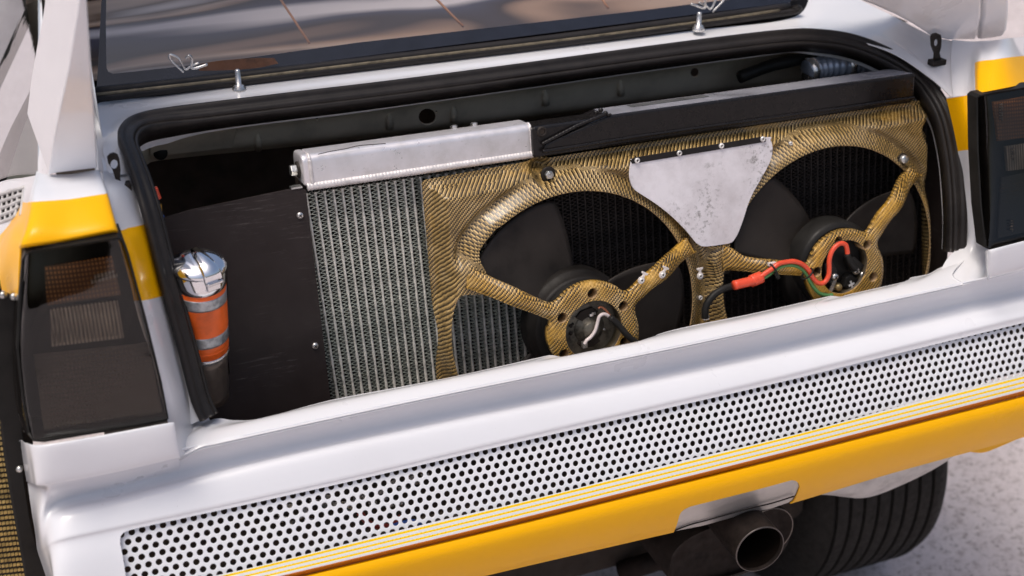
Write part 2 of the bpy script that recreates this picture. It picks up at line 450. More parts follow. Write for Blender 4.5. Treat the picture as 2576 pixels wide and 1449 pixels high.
def mat_glass(name, tint, gloss_rough=.02, trans=.5, boost=1.0):
    m = Mat(name); nt = m.nt
    tr = m.n('BsdfTransparent'); tr.inputs[0].default_value = (*[t*trans for t in tint], 1)
    gl = m.n('BsdfGlossy'); gl.inputs['Roughness'].default_value = gloss_rough; gl.inputs[0].default_value = (1, 1, 1, 1)
    fr = m.n('Fresnel'); fr.inputs[0].default_value = 1.52
    mx = m.n('MixShader'); m.l(m.math('MULTIPLY', fr.outputs[0], boost, True), mx.inputs[0]); m.l(tr.outputs[0], mx.inputs[1]); m.l(gl.outputs[0], mx.inputs[2])
    bp = m.n('Bump'); bp.inputs['Strength'].default_value = .15; bp.inputs['Distance'].default_value = .002; m.l(m.noise(12, 3), bp.inputs['Height'])
    m.l(bp.outputs[0], gl.inputs['Normal'])
    m.l(mx.outputs[0], nt.nodes['Material Output'].inputs[0]); nt.nodes.remove(m.b); return m.m
smoked = mat_glass('smoked_lens', (1, .90, .80), .03, .68, .9)
window_glass = mat_glass('window_glass', (.9, .88, .88), .01, .9, 2.0)
side_glass = mat_glass('side_glass', (.85, .9, .95), .01, .9, 1.3)
def lens(name, col, rough=.2, grid=1.0):
    m = Mat(name, col, rough, coat=.5)
    w1 = m.n('TexWave'); w1.bands_direction = 'X'; w1.inputs['Scale'].default_value = 70; w1.inputs['Distortion'].default_value = .3; m.l(m.co(), w1.inputs[0])
    w2 = m.n('TexWave'); w2.bands_direction = 'Z'; w2.inputs['Scale'].default_value = 55*grid+1; w2.inputs['Distortion'].default_value = .3; m.l(m.co(), w2.inputs[0])
    f = m.math('MULTIPLY', w1.outputs[1], w2.outputs[1] if grid else 1.0); f = m.math('MULTIPLY', f, m.ramp(m.noise(14, 3), [(.35, (.15,)*3), (.7, (1, 1, 1))]))
    m.color(m.ramp(f, [(0, tuple(x*.22 for x in col)), (.35, tuple(x*.6 for x in col)), (.9, tuple(min(1, x*1.6) for x in col))]))
    m.bump(f, .5, .001); return m.m
amber = lens('amber_lens', (.42, .17, .04)); clear_lens = lens('clear_ribbed_lens', (.50, .45, .39), grid=0); red_lens = lens('dark_red_lens', (.045, .030, .022))
def mat_cover():
    m = Mat('scuffed_white_fabric', (.60, .565, .59), .6)
    c = m.ramp(m.noise(13, 5, .65), [(.3, (.60, .565, .58)), (.6, (.82, .79, .82))])
    sm = m.math('MULTIPLY', m.ramp(m.noise(95, 5, .8), [(.52, (0, 0, 0)), (.66, (.8,)*3)]), m.ramp(m.noise(9, 3, .6), [(.46, (0, 0, 0)), (.60, (1, 1, 1))]))
    m.color(m.mix(sm, c, (.11, .10, .085)))
    ch = m.n('TexChecker'); ch.inputs['Scale'].default_value = 500; m.l(m.co(), ch.inputs[0])
    m.bump(ch.outputs[1], .15, .0005); return m.m
cover_mat = mat_cover()

# ------------------------------------------------------------------ ground
g = mk([(-60, -40, 0), (80, -40, 0), (80, 120, 0), (-60, 120, 0)], [(0, 1, 2, 3)])
go = finish('ground', g, mat_ground(), smooth=False); go['kind'] = 'structure'
# ------------------------------------------------------------------ the car
car = thing('rally_car', 'white and yellow rally car seen from behind with its boot lid off', 'car', (0, 1.2, 0))
def along(xs, table):                            # y read off a measured line at each x
    out = []
    for x in xs:
        t = table
        for i in range(len(t)-1):
            if x <= t[i+1][0] or i == len(t)-2:
                (a, b), (c, d) = t[i], t[i+1]; out.append(b+(d-b)*(x-a)/(c-a)); break
    return out
LEDGE = [(72, 1214), (110, 1220), (300, 1187), (443, 1152), (460, 1132), (709, 1076), (1046, 1004), (1288, 955), (1690, 874), (1932, 822), (2480, 700), (2900, 607)]
LEDGE_S = [(72, 1214), (110, 1222), (300, 1178), (450, 1140), (600, 1103), (709, 1076)]+LEDGE[6:]
PTOP = [(120, 1378), (300, 1338), (348, 1328), (644, 1264), (900, 1207), (1288, 1116), (1932, 969), (2576, 812), (2900, 732)]
STR = [(120, 1556), (300, 1512), (644, 1430), (900, 1367), (1288, 1273), (1932, 1114), (2576, 949), (2900, 866)]
BRN = [(120, 1592), (300, 1548), (644, 1465), (900, 1404), (1288, 1310), (1932, 1149), (2576, 984), (2900, 900)]
xs = [150, 300, 443, 460, 650, 900, 1150, 1288, 1600, 1932, 2250, 2576, 2900]
def rrow(table, Y, off=0, pod=None, left=()):
    ys = along(xs, table)
    return list(left)+[(x, y+off, (pod if (pod is not None and x < 450) else Y)) for x, y in zip(xs, ys)]
bow = lambda r: r
rows = [
 rrow(LEDGE, .020, 0, -.004, [(70, 1212, .10), (100, 1219, .03)]),
 rrow(LEDGE, .024, 5, .004, [(70, 1217, .11), (100, 1224, .05)]),
 rrow(LEDGE, .035, 20, .027, [(73, 1240, .10), (108, 1240, .045)]),
 rrow(LEDGE_S, .043, 43, .043, [(80, 1290, .09), (103, 1290, .035)]),
 rrow(LEDGE_S, .036, 63, .036, [(86, 1325, .09), (103, 1320, .032)]),
 rrow(LEDGE_S, .015, 84, .015, [(90, 1352, .09), (106, 1350, .03)]),
 rrow(PTOP, -.005, -20, None, [(93, 1380, .09), (110, 1375, .028)]),
 rrow(PTOP, -.008, 0, None, [(98, 1398, .09), (116, 1392, .026)]),
 rrow(PTOP, -.0245, 60, None, [(115, 1449, .075), (130, 1440, .010)]),
 rrow(STR, -.0485, -3, None, [(150, 1556, .05), (155, 1540, -.015)]),
 rrow(BRN, -.058, 0, None, [(160, 1600, .04), (162, 1585, -.02)]),
]
rear_net = Net(rows, lin_v=False)
def lineoff(x0, x1, f, n=14):
    X = [x0+(x1-x0)*i/n for i in range(n+1)]
    a = along(X, STR); b = along(X, BRN)
    return [(x, p+(q-p)*f) for x, p, q in zip(X, a, b)]
def band(f0, f1, x0=120, x1=2850): return lineoff(x0, x1, f0)+lineoff(x0, x1, f1)[::-1]
X1 = [348+(2840-348)*i/16 for i in range(17)]
win = [(303, 1372), (301.7, 1356), (304, 1348), (311, 1340), (321.6, 1335)]+list(zip(X1, along(X1, PTOP)))
X2 = X1[::-1]
win += [(x, y-5+2*math.sin(x*.05)+1.2*math.sin(x*.171)) for x, y in zip(X2, along(X2, STR))]+[(322, 1480), (315, 1441)]
rear = sheet('rear_panel', rear_net, [white, stripe], car, nu=150, nv=40, holes=[win],
      regions=[(band(-.06, .10), 1), (band(.30, .44), 1), (band(.64, .78), 1)], solid=.0025)
# boot sill
lip = [(497, 1070), (545, 1053), (590, 1057), (660, 1051), (832, 1006), (1000, 974), (1150, 945), (1355, 899), (1385, 893.5), (1412, 897), (1445, 893), (1600, 859), (1640, 850), (1660, 839), (1735, 820), (1890, 789), (2071, 748), (2090, 744), (2116, 746), (2140, 739), (2276, 708), (2292, 698), (2335, 689), (2368, 672), (2430, 650)]
outer = [(452, 1149.6), (505, 1133), (565, 1115), (650, 1090), (815, 1059), (980, 1028), (1130, 999), (1330, 959.5), (1360, 952.5), (1388, 946), (1420, 938.8), (1572, 904), (1610, 895.4), (1630, 891), (1700, 875), (1855, 839.5), (2030, 800.7), (2050, 796.4), (2075, 791), (2100, 785.5), (2240, 755), (2256, 751.7), (2310, 740), (2350, 731), (2420, 716)]
r0 = []; r1 = []; r2 = []; r3 = []
outer = [(a-45+35*(a-497)/1933, 0) for a, _ in lip]
outer = [(c, along([c], LEDGE)[0] if c > 462 else 1149.6-(c-452)*1.6) for c, _ in outer]
for (a, b), (c, d) in zip(lip, outer):
    e = P(a, b, .078); r0.append(e+V((0, .006, -.035))); r1.append(e+V((0, .002, -.004))); r2.append(P(a+(c-a)*.06, b+(d-b)*.06, .074)); r3.append(P(c, d, .020))
mid = [p+V((0, .026, .0045)) for p in r3]
roll = [p+V((0, .000, -.004)) for p in r3]
sheet('boot_sill', Net([r0, r1, r2, mid, r3, roll]), deck_white, car, nu=220, nv=18, solid=.002)
# perforated panel with its holes punched through
pitch = (P(1309.5, 1111, -.003)-P(1288, 1116, -.003)).x*1.0
def face_y(X):
    return .0
def rear_at(X, Z):                               # surface of the rear panel's plane just behind the frame
    return V((X, -.0035, Z))
pm = MB(); c0 = P(358, 1333, -.0035); nrow = 10; rp = pitch*.866
zt = c0.z
hr = pitch*.322
ncol = int((P(2800, 757, -.0035).x-c0.x+.06)/pitch)
A_ = P(1288, 1116, -.0045); B_ = P(1288, 1270, -.0445); DN = B_-A_; DN.x = 0; DN.normalize(); NB = V((0, -DN.z, DN.y)) if False else V((1, 0, 0)).cross(DN)
if NB.y < 0: NB = -NB
c0 = P(358, 1333, -.0045)
for j in range(-1, nrow+2):
    for i in range(-4, ncol):
        c_ = c0+V((1, 0, 0))*((i+(.5 if j % 2 else 0))*pitch)+DN*(j*rp)
        px, py = proj(c_)
        if px < 285 or px > 2700 or py > 1475: continue
        t0, t1 = along([px], PTOP)[0], along([px], STR)[0]
        if py < t0-16 or py > t1+4: continue
        vs = []
        for k in range(12):
            a = math.pi/6*k+math.pi/2
            rr = pitch/math.sqrt(3)*(1.0 if k % 2 == 0 else math.cos(math.pi/6))
            vs.append(c_+V((1, 0, 0))*(math.cos(a)*rr)-DN*(math.sin(a)*rr))
        for k in range(12):
            a = math.pi/6*k+math.pi/2; vs.append(c_+V((1, 0, 0))*(math.cos(a)*hr*1.1)-DN*(math.sin(a)*hr*1.1)+NB*.0001)
        for k in range(12):
            a = math.pi/6*k+math.pi/2; vs.append(c_+V((1, 0, 0))*(math.cos(a)*hr)-DN*(math.sin(a)*hr)+NB*.0006)
        for k in range(12):
            a = math.pi/6*k+math.pi/2; vs.append(c_+V((1, 0, 0))*(math.cos(a)*hr*.99)-DN*(math.sin(a)*hr*.99)+NB*.0016)
        fs = []
        for q in range(3):
            for k in range(12):
                k2 = (k+1) % 12; fs.append((q*12+k, q*12+12+k, q*12+12+k2, q*12+k2))
        pm.add(vs, fs)
po = pm.build('perforated_grille', white, car, smooth=False)
# crack across the perforated panel
cp = [(1490, 1118), (1484, 1135), (1480, 1146), (1474, 1158), (1470, 1172), (1468, 1188), (1463, 1200), (1461, 1208)]
m_ = MB(); m_.tube([P(a, b, -.0050-(b-1105)*.00026) for a, b in cp], [.0002, .0006, .0007, .0005, .0008, .0005, .0004, .0002], 6); m_.build('crack', void_mat, po)
# dark space and odds and ends behind the holes
m_ = MB(); a = P(280, 1290, .06); b = P(2700, 1000, .06)
m_.box(V(((a.x+b.x)/2, .068, c0.z-.072)), V(((b.x-a.x)/2, 0, 0)), V((0, .004, 0)), V((0, 0, .07))); m_.build('grille_backing', void_mat, car, smooth=False)
def cable(name, pts, r, mat, parent, Y=None, n=8, seg=10, fn=None):
    f = fn or (lambda a, b: P(a, b, Y))
    m = MB(); m.tube(px_spline(pts, n, f), r, seg); return m.build(name, mat, parent)
cable('hidden_red_lead', [(905, 1290), (930, 1318), (960, 1325), (990, 1322), (1010, 1300)], .005, simple('dull_red_lead', (.25, .03, .02), .5), car, -.004)
cable('hidden_blue_lead', [(985, 1325), (1010, 1318), (1035, 1312), (1060, 1318)], .004, blue_plastic, car, -.012)
for k in range(26):
    x = 680+k*17; m_ = None
cr_ = MB()
for k in range(30):
    x = 690+k*13+random.uniform(-4, 4); y = along([x], PTOP)[0]+random.uniform(25, 85)
    p = P(x, y, .02); cr_.box(p, V((.006, 0, random.uniform(-.003, .003))), V((0, .004, .001)), V((0, 0, .0008)))
cr_.build('crinkled_foil', zinc, car, smooth=False)
# burnt orange step and yellow valance
xs2 = [100, 300, 644, 900, 1288, 1600, 1932, 2250, 2576, 2900]
b0 = along(xs2, BRN)
b1 = [y+11 for y in b0]
VB = [(100, 1735), (300, 1685), (644, 1592), (900, 1527), (1288, 1433), (1453, 1394), (1600, 1361), (1700, 1339), (1990, 1269), (2090, 1237), (2232, 1194), (2360, 1158), (2427, 1136), (2500, 1124), (2576, 1100), (2900, 1010)]
vb = along(xs2, VB)
sheet('orange_moulding', Net([[P(x, y, -.058)+V((0, 0, .001)) for x, y in zip(xs2, b0)], [P(x, y+3, -.0595) for x, y in zip(xs2, b0)], [P(x, y, -.052) for x, y in zip(xs2, b1)]], lin_v=True), orange, car, nu=80, nv=4, solid=.0015)
def vrow(f, Y): return [(x, a*(1-f)+b*f, Y) for x, a, b in zip(xs2, b1, vb)]
bexact = [(100, 1735), (300, 1685), (644, 1592), (900, 1527), (1288, 1433), (1600, 1361), (1932, 1283), (2250, 1189), (2576, 1100), (2900, 1010)]
val_net = Net([vrow(0, -.053), vrow(.06, -.060), vrow(.3, -.066), vrow(.6, -.062), vrow(.85, -.050), [(x, y, -.036) for x, y in bexact]])
PLATE = [(1694, 1341), (1709, 1297), (1714, 1288), (1722, 1281.5), (1735, 1275), (1752, 1270.5), (1992, 1208), (2002, 1210), (2009, 1216), (2012, 1226), (1996, 1262), (1940, 1300), (1800, 1345), (1700, 1360)]
sheet('valance', val_net, [yellow], car, nu=120, nv=24, holes=[PLATE], solid=.0022)
pl = [(1694, 1340), (1700, 1318), (1709, 1297), (1714, 1288), (1722, 1281.5), (1735, 1275), (1752, 1270.5), (1872, 1239), (1992, 1208), (2002, 1210), (2009, 1216), (2012, 1226), (2005, 1243), (1996, 1261), (1985, 1267), (1945, 1281), (1902, 1290), (1850, 1303), (1771, 1325), (1730, 1333)]
def onval(a, b, off=0):
    u, v = val_net.inv(a, b); p = val_net.at(u, v); return p+V((0, off, 0))
m_ = MB(); m_.prism([onval(a, b, .003) for a, b in pl], V((0, .0025, 0)))
alu = Mat('bare_aluminium_plate', (.5, .48, .46), .38, .7)
cc = alu.ramp(alu.noise(7, 5, .6), [(.30, (.30, .29, .28)), (.42, (.50, .48, .46)), (.7, (.58, .55, .53))]); alu.color(cc)
alu.bump(alu.noise(40, 5, .7), .3, .002); m_.build('heat_plate', alu.m, car, smooth=False)
m_ = MB(); m_.tube(px_spline([(1696, 1337), (1735, 1322), (1780, 1310), (1830, 1296), (1880, 1282), (1940, 1268), (1998, 1250)], 6, lambda a, b: onval(a, b, .0015)), .0012, 6); m_.build('plate_seam', steel_dark, car)
# grey undertray edge on the right and yellow lip beyond it
ar = [(2060, 1244), (2090, 1246), (2130, 1251), (2170, 1253), (2210, 1244), (2260, 1224), (2320, 1196), (2370, 1168), (2410, 1141)]
arT = [(2060, 1236), (2090, 1228), (2130, 1220), (2170, 1206), (2210, 1192), (2260, 1176), (2320, 1158), (2370, 1140), (2410, 1125)]
sheet('arch_liner', Net([[(a, b, .05) for a, b in arT], [(a, b+ (d-b)*.6, .055) for (a, b), (c, d) in zip(arT, ar)], [(a, b, .075) for a, b in ar]]), simple('pale_grp', (.55, .52, .50), .45), car, nu=40, nv=8)
sheet('valance_lip', Net([[(2420, 1120, -.02), (2470, 1108, -.015), (2520, 1095, -.01), (2600, 1068, 0)], [(2425, 1134, -.02), (2470, 1139, -.015), (2515, 1124, -.01), (2600, 1086, 0)]]), yellow, car, nu=24, nv=6)

# ---- left shoulder, pod and inner strips
LY = [(82, 505, .135), (174, 500, .13), (262, 487.5, .13)]
sh_net = Net([
 [(92, 430, .24), (112, 438, .215), (175, 438, .21), (240, 428, .21), (252, 428, .23)],
 [(82, 470, .175), (100, 470, .165), (175, 466, .16), (252, 456, .16), (260, 460, .175)],
 [(72, 512, .14), (92, 508, .122), (175, 500, .12), (262, 488, .12), (271, 492, .14)],
 [(60, 580, .11), (76, 570, .082), (170, 562, .08), (276, 546, .08), (287, 552, .10)],
 [(48, 618, .10), (62, 612, .070), (165, 598, .065), (283, 576, .065), (296, 584, .085)],
 [(50, 626, .11), (66, 622, .075), (165, 608, .070), (285, 585, .070), (297, 592, .09)]])
yel_reg = [(-60, 520), (60, 508), (92, 507), (175, 501), (262, 488), (275, 486), (330, 470), (340, 640), (0, 660)]
sheet('quarter_shoulder', sh_net, [white, yellow], car, nu=36, nv=30, regions=[(yel_reg, 1)], solid=.002)
# flank outboard of the shoulder (goes forward)
fl_net = Net([
 [(-80, 500, .60), (0, 458, .45), (60, 447, .33), (96, 440, .25)],
 [(-80, 560, .50), (10, 475, .38), (60, 470, .26), (86, 476, .17)],
 [(-80, 640, .40), (0, 585, .28), (45, 545, .20), (75, 515, .135)],
 [(-80, 720, .32), (-10, 640, .22), (25, 590, .17), (60, 592, .105)],
 [(-80, 790, .28), (-8, 690, .18), (20, 650, .14), (50, 626, .10)],
 [(-80, 850, .26), (-5, 735, .17), (30, 752, .13), (44, 740, .09)]])
yf = [(-120, 700), (0, 592), (25, 562), (52, 506), (120, 500), (120, 900), (-120, 900)]
LOUV = [(-70, 500), (0, 489), (40, 476), (62, 471), (58, 490), (48, 526), (40, 540), (30, 552), (0, 562), (-70, 590)]
sheet('rear_flank', fl_net, [white, yellow], car, nu=36, nv=36, regions=[(yf, 1)], holes=[LOUV], solid=.002)
def onfl(a, b, off=0):
    u, v = fl_net.inv(a, b); p = fl_net.at(u, v); return p+(p-CAM).normalized()*off
lm_ = simple('grey_white_plastic', (.55, .53, .52), .4)
m_ = MB(); m_.prism([onfl(a, b, .03) for a, b in LOUV], V((.004, .004, 0))); louv = m_.build('side_louvre', void_mat, car, smooth=False)
for k in range(5):
    f = k/4; lv = MB()
    lv.tube([onfl(x, y, .001) for x, y in [(-60, 502+f*80), (0, 490+f*70), (35, 479+f*68), (60-f*20, 472+f*66)]], .0030, 6); lv.build('slat', lm_, louv)
for k in range(9):
    x = -50+k*13; lv = MB()
    lv.tube([onfl(x+6, 486-max(0, x)*.2, .003), onfl(x-2, 560-max(0, x)*.35, .003)], .0022, 6); lv.build('upright_slat', lm_, louv)

pod = Net([
 [(52, 1108, .10), (66, 1114, .045), (110, 1119, .004), (250, 1096, 0), (424, 1064, 0), (432, 1066, .006)],
 [(52, 1112, .10), (66, 1119, .035), (110, 1123, -.004), (250, 1100, -.007), (424, 1068, -.007), (434, 1070, .004)],
 [(58, 1160, .10), (74, 1165, .035), (112, 1168, -.005), (270, 1138, -.010), (430, 1108, -.010), (442, 1110, .004)],
 [(66, 1205, .10), (82, 1212, .035), (118, 1215, -.003), (290, 1184, -.008), (440, 1150, -.008), (449, 1150, .006)],
 [(66, 1210, .11), (84, 1219, .045), (120, 1221, .006), (290, 1190, .004), (440, 1155, .004), (449, 1154, .012)]])
sheet('lamp_pod', pod, white, car, nu=50, nv=24, solid=.002)
st_net = Net([
 [(258, 430, .22), (285, 425, .24), (345, 400, 0.295)],
 [(266, 478, .15), (300, 473, .175), (352, 462, 0.225)],
 [(285, 560, .10), (312, 562, .12), (372, 545, 0.185)],
 [(300, 600, .085), (335, 610, .10), (385, 600, 0.170)],
 [(328, 700, .065), (362, 705, .085), (412, 700, 0.155)],
 [(352, 800, .05), (390, 805, .07), (440, 800, 0.145)],
 [(385, 900, .04), (420, 905, .06), (470, 900, 0.140)],
 [(410, 1000, .03), (452, 1005, .055), (505, 1000, 0.135)],
 [(428, 1068, .012), (458, 1080, .045), (530, 1060, 0.125)],
 [(446, 1152, .004), (470, 1142, .022), (560, 1100, 0.085)]])
ys = [(250, 590), (290, 579), (323, 573), (357, 566), (400, 560), (460, 735), (400, 747), (352, 756), (300, 760), (250, 700)]
sheet('lamp_surround', st_net, [deck_white, yellow], car, nu=24, nv=70, regions=[(ys, 1)], solid=.002)
sheet('latch_recess', Net([[(256, 400, .27), (290, 385, .29), (335, 385, 0.315)], [(262, 440, .215), (300, 432, .235), (345, 430, 0.255)], [(268, 474, .175), (305, 470, .195), (352, 462, 0.215)]]), deck_white, car, nu=12, nv=12, solid=.002)

# ---- deck between window and opening, all round the top
dk = [
 [(248, 430, .24), (246, 360, .33), (243, 262, .49), (420, 240, .49), (600, 216, .49), (1000, 168, .49), (1400, 120, .49), (1750, 76, .49), (2000, 42, .49), (2060, -40, .60), (2220, 28, .48), (2340, 88, .34), (2400, 104, .30)],
 [(262, 432, .23), (262, 365, .32), (262, 285, .455), (430, 252, .465), (600, 229, .465), (1000, 181, .465), (1400, 133, .465), (1750, 90, .465), (2010, 58, .465), (2080, 10, .52), (2220, 62, .42), (2330, 115, .33), (2395, 132, .28)],
 [(285, 436, .215), (285, 370, .30), (290, 300, .42), (440, 262, .445), (600, 243, .445), (1000, 195, .445), (1400, 147, .445), (1750, 101, .445), (2010, 68, .445), (2090, 45, .46), (2220, 85, .38), (2330, 150, .29), (2395, 170, .25)],
 [(310, 438, .215), (305, 372, .285), (312, 318, .37), (430, 276, .405), (600, 258, .41), (1000, 210, .41), (1400, 160, .41), (1750, 112, .41), (2010, 76, .41), (2100, 70, .41), (2240, 105, .345), (2345, 180, .255), (2400, 225, .215)],
 [(345, 440, .25), (338, 375, .29), (340, 340, .35), (430, 292, .365), (600, 271, .375), (1000, 224, .375), (1400, 172, .375), (1750, 122, .375), (2000, 90, .375), (2110, 92, .365), (2240, 130, .315), (2340, 195, .245), (2400, 250, .20)]]
sheet('rear_deck', Net(dk), deck_white, car, nu=120, nv=28, solid=.002)

# ---- right-hand corner
rt = Net([
 [(2395, 100, .30), (2440, 104, .27), (2490, 102, .25), (2540, 96, .25), (2600, 90, .40)],
 [(2392, 165, .25), (2440, 160, .22), (2470, 148, .185), (2540, 140, .18), (2620, 138, .30)],
 [(2398, 245, .20), (2440, 235, .18), (2463, 226, .13), (2545, 210, .12), (2640, 190, .20)],
 [(2400, 262, .19), (2440, 255, .17), (2461, 234, .125), (2545, 218, .115), (2640, 200, .19)]])
yr = [(2452, 158), (2500, 150), (2560, 142), (2700, 130), (2700, 260), (2500, 262), (2452, 250), (2380, 262), (2380, 246), (2420, 240), (2455, 234)]
sheet('quarter_shoulder', rt, [white, yellow], car, nu=40, nv=30, regions=[(yr, 1)], solid=.002)
rs = Net([
 [(2380, 245, .21), (2420, 240, .17), (2462, 232, 0.155)],
 [(2402, 340, .175), (2435, 330, .14), (2466, 320, 0.135)],
 [(2418, 440, .15), (2445, 430, .12), (2472, 420, 0.115)],
 [(2420, 540, .125), (2450, 535, .10), (2478, 530, 0.100)],
 [(2418, 610, .11), (2450, 615, .085), (2484, 612, 0.085)],
 [(2380, 655, .085), (2440, 665, .06), (2488, 640, 0.065)],
 [(2340, 735, .03), (2440, 712, .02), (2490, 700, 0.045)]])
yr2 = [(2360, 252), (2395, 246), (2430, 240), (2500, 230), (2500, 374), (2461, 375), (2425, 378), (2400, 382)]
sheet('lamp_surround', rs, [deck_white, yellow], car, nu=24, nv=60, regions=[(yr2, 1)], solid=.002)
sheet('lamp_pod', Net([
 [(2478, 632, .04), (2490, 628, .005), (2576, 606, 0), (2760, 560, 0)],
 [(2478, 638, .04), (2492, 634, -.004), (2576, 612, -.006), (2760, 566, -.006)],
 [(2482, 698, .03), (2494, 692, -.004), (2576, 668, -.006), (2760, 620, -.006)],
 [(2482, 706, .03), (2496, 700, .006), (2576, 682, .004), (2760, 640, .004)]]), white, car, nu=20, nv=14, solid=.002)

# ---- spoiler struts
grey_white = paint('strut_white_paint', (.74, .73, .75), amt=.3)
def strut(face, Y0, Y1, depth, name='spoiler_strut'):
    # face: outline; Y interpolated between bottom and top
    ymin = min(p[1] for p in face); ymax = max(p[1] for p in face)
    pts = [P(a, b, Y0+(Y1-Y0)*(ymax-b)/(ymax-ymin)) for a, b in face]
    m = MB(); m.prism(pts, depth); return m.build(name, white, car, smooth=True, bevel=.006, segs=3)
o = strut([(122, 440), (138, 436), (245, 423), (243, 380), (237, 260), (228, 130), (219, 5), (216, -60), (206, -60), (196, 30), (186, 90), (172, 175), (152, 265), (135, 350)], .20, .03, V((-.012, .20, .02)))
sharp(o)
sheet('roof_pillar', Net([
 [(95, -30, .95), (96, 150, .70), (95, 300, .50), (95, 430, .32), (96, 446, .27)],
 [(150, -30, .90), (130, 150, .64), (115, 300, .46), (108, 430, .29), (108, 444, .255)],
 [(212, -30, .62), (186, 110, .46), (160, 260, .37), (135, 400, .25), (122, 442, .225)]]), white, car, nu=40, nv=20, solid=.002, holes=[[(103, -20), (106, 40), (112, 106), (128, 88), (150, 60), (175, 30), (196, 2), (205, -20)]])
m_ = MB(); m_.prism([P(a, b, Y) for a, b, Y in ((98, -25, .93), (104, 40, .85), (111, 110, .78), (130, 92, .80), (155, 60, .83), (205, -5, .87), (214, -25, .90))], V((.003, .004, 0))); m_.build('rear_quarter_glass', window_glass, car, smooth=False)
for q in ([(146, 182), (132, 240), (118, 290), (112, 330)], [(172, 188), (152, 262), (133, 350), (122, 400)]):
    cable('pillar_crease', [(a, b) for a, b in q], .0016, grey_white, car, .4, seg=6)
# side window
sg = Net([[(-140, -60, 1.6), (0, -60, 1.25), (96, -40, .95)], [(-140, 220, 1.2), (0, 200, .85), (96, 200, .62)], [(-140, 520, .9), (0, 448, .5), (96, 434, .32)]])
sheet('side_window', sg, side_glass, car, nu=16, nv=16, solid=.003)
m_ = MB(); m_.add([V((-.80, .35, .9)), V((-.74, 3.5, .9)), V((-.74, 3.5, 2.6)), V((-.80, .35, 2.6))], [(0, 1, 2, 3)])
m_.build('sky_reflection_sheet', simple('reflected_sky_pale', (.74, .79, .86), .7), car, smooth=False)  # pale sheet added behind the side glass as its sky reflection
m_ = MB(); m_.tube([P(-60, 330, 1.0), P(-10, 215, 1.0), P(60, 60, 1.0), P(110, -40, 1.0)], [.012, .009, .010, .007], 8); m_.build('reflected_tree_streak', black_plastic, car)  # both dark tubes added as tree streaks reflected in the side glass
m_ = MB(); m_.tube([P(-60, 560, .75), P(-5, 450, .72), P(40, 330, .70), P(100, 195, .70)], [.016, .014, .010, .004], 8); m_.build('reflected_tree_streak', black_plastic, car)
m_ = MB(); m_.prism([P(100, 225, .74), P(102, 470, .74), P(-60, 480, .78), P(-10, 450, .76)], V((.01, .01, 0))); m_.build('reflected_green_patch', simple('reflected_green_grey', (.30, .31, .26), .7, nscale=9, var=.7), car, smooth=False)  # panel added as the greenish reflection low in the side glass
# right strut
rf = [(2120, -60), (2140, -8), (2200, 14), (2255, 38), (2300, 62), (2345, 92), (2385, 102), (2458, 101), (2470, 40), (2475, -60)]
o = strut(rf, .30, .17, V((.03, .16, .02))); sharp(o)
o = strut([(2460, 101), (2500, 97), (2524, 92), (2534, 76), (2538, 40), (2540, -60), (2477, -60), (2472, 40)], .302, .172, V((.05, .12, .02)), 'spoiler_strut'); sharp(o)

# ---- rear window
wg = Net([[(262, -200, .86), (1200, -330, .86), (2150, -420, .86)], [(255, 0, .68), (1150, -110, .68), (2060, -210, .68)], [(243, 226, .50), (1100, 118, .50), (1988, 6, .50)]])
gl = thing_part = sheet('rear_window', wg, window_glass, car, nu=20, nv=16, solid=.003)
bandm = simple('black_window_band', (.012, .014, .022), .12, coat=.6, bump=.02)
def onw(a, b, off=0):
    u, v = wg.inv(a, b); return wg.at(u, v)+(wg.at(u, v)-CAM).normalized()*off
fr = sheet('window_band', wg, bandm, gl, nu=40, nv=24, solid=.002, holes=[[(268, -180), (267, -40), (266, 60), (267, 150), (268, 172), (273, 181), (284, 185), (300, 184), (500, 162), (700, 135), (900, 107), (1300, 62), (1600, 28), (1900, -10), (1960, -30), (1990, -190)]])
for v_ in fr.data.vertices: v_.co += (v_.co-CAM).normalized()*(-.0025)
# rubber channel under the glass
m_ = MB(); m_.tube(px_spline([(238, 232), (600, 192), (1000, 145), (1400, 97), (1750, 50), (1985, 18)], 8, lambda a, b: P(a, b, .495)), .008, 10); m_.build('window_rubber', rubber, car)
m_ = MB(); m_.tube(px_spline([(238, 248), (600, 206), (1000, 158), (1400, 110), (1750, 63), (1990, 30), (2000, 15)], 8, lambda a, b: P(a, b, .488)), .0065, 10); m_.build('window_rubber', rubber, car)
trim = simple('dull_brass_trim', (.20, .165, .11), .45, .5, nscale=50, var=.6)
m_ = MB(); m_.tube(px_spline([(240, 238), (600, 198), (1000, 150), (1400, 103), (1750, 57), (1960, 26)], 8, lambda a, b: P(a, b, .486)), .0028, 8); m_.build('window_trim', trim, car)
sheet('rust_patch', Net([[(505, 160, .496), (560, 152, .496), (640, 146, .496), (690, 146, .496)], [(500, 178, .493), (560, 177, .493), (640, 172, .493), (700, 160, .493)]]), rust, car, nu=16, nv=4, solid=.001)
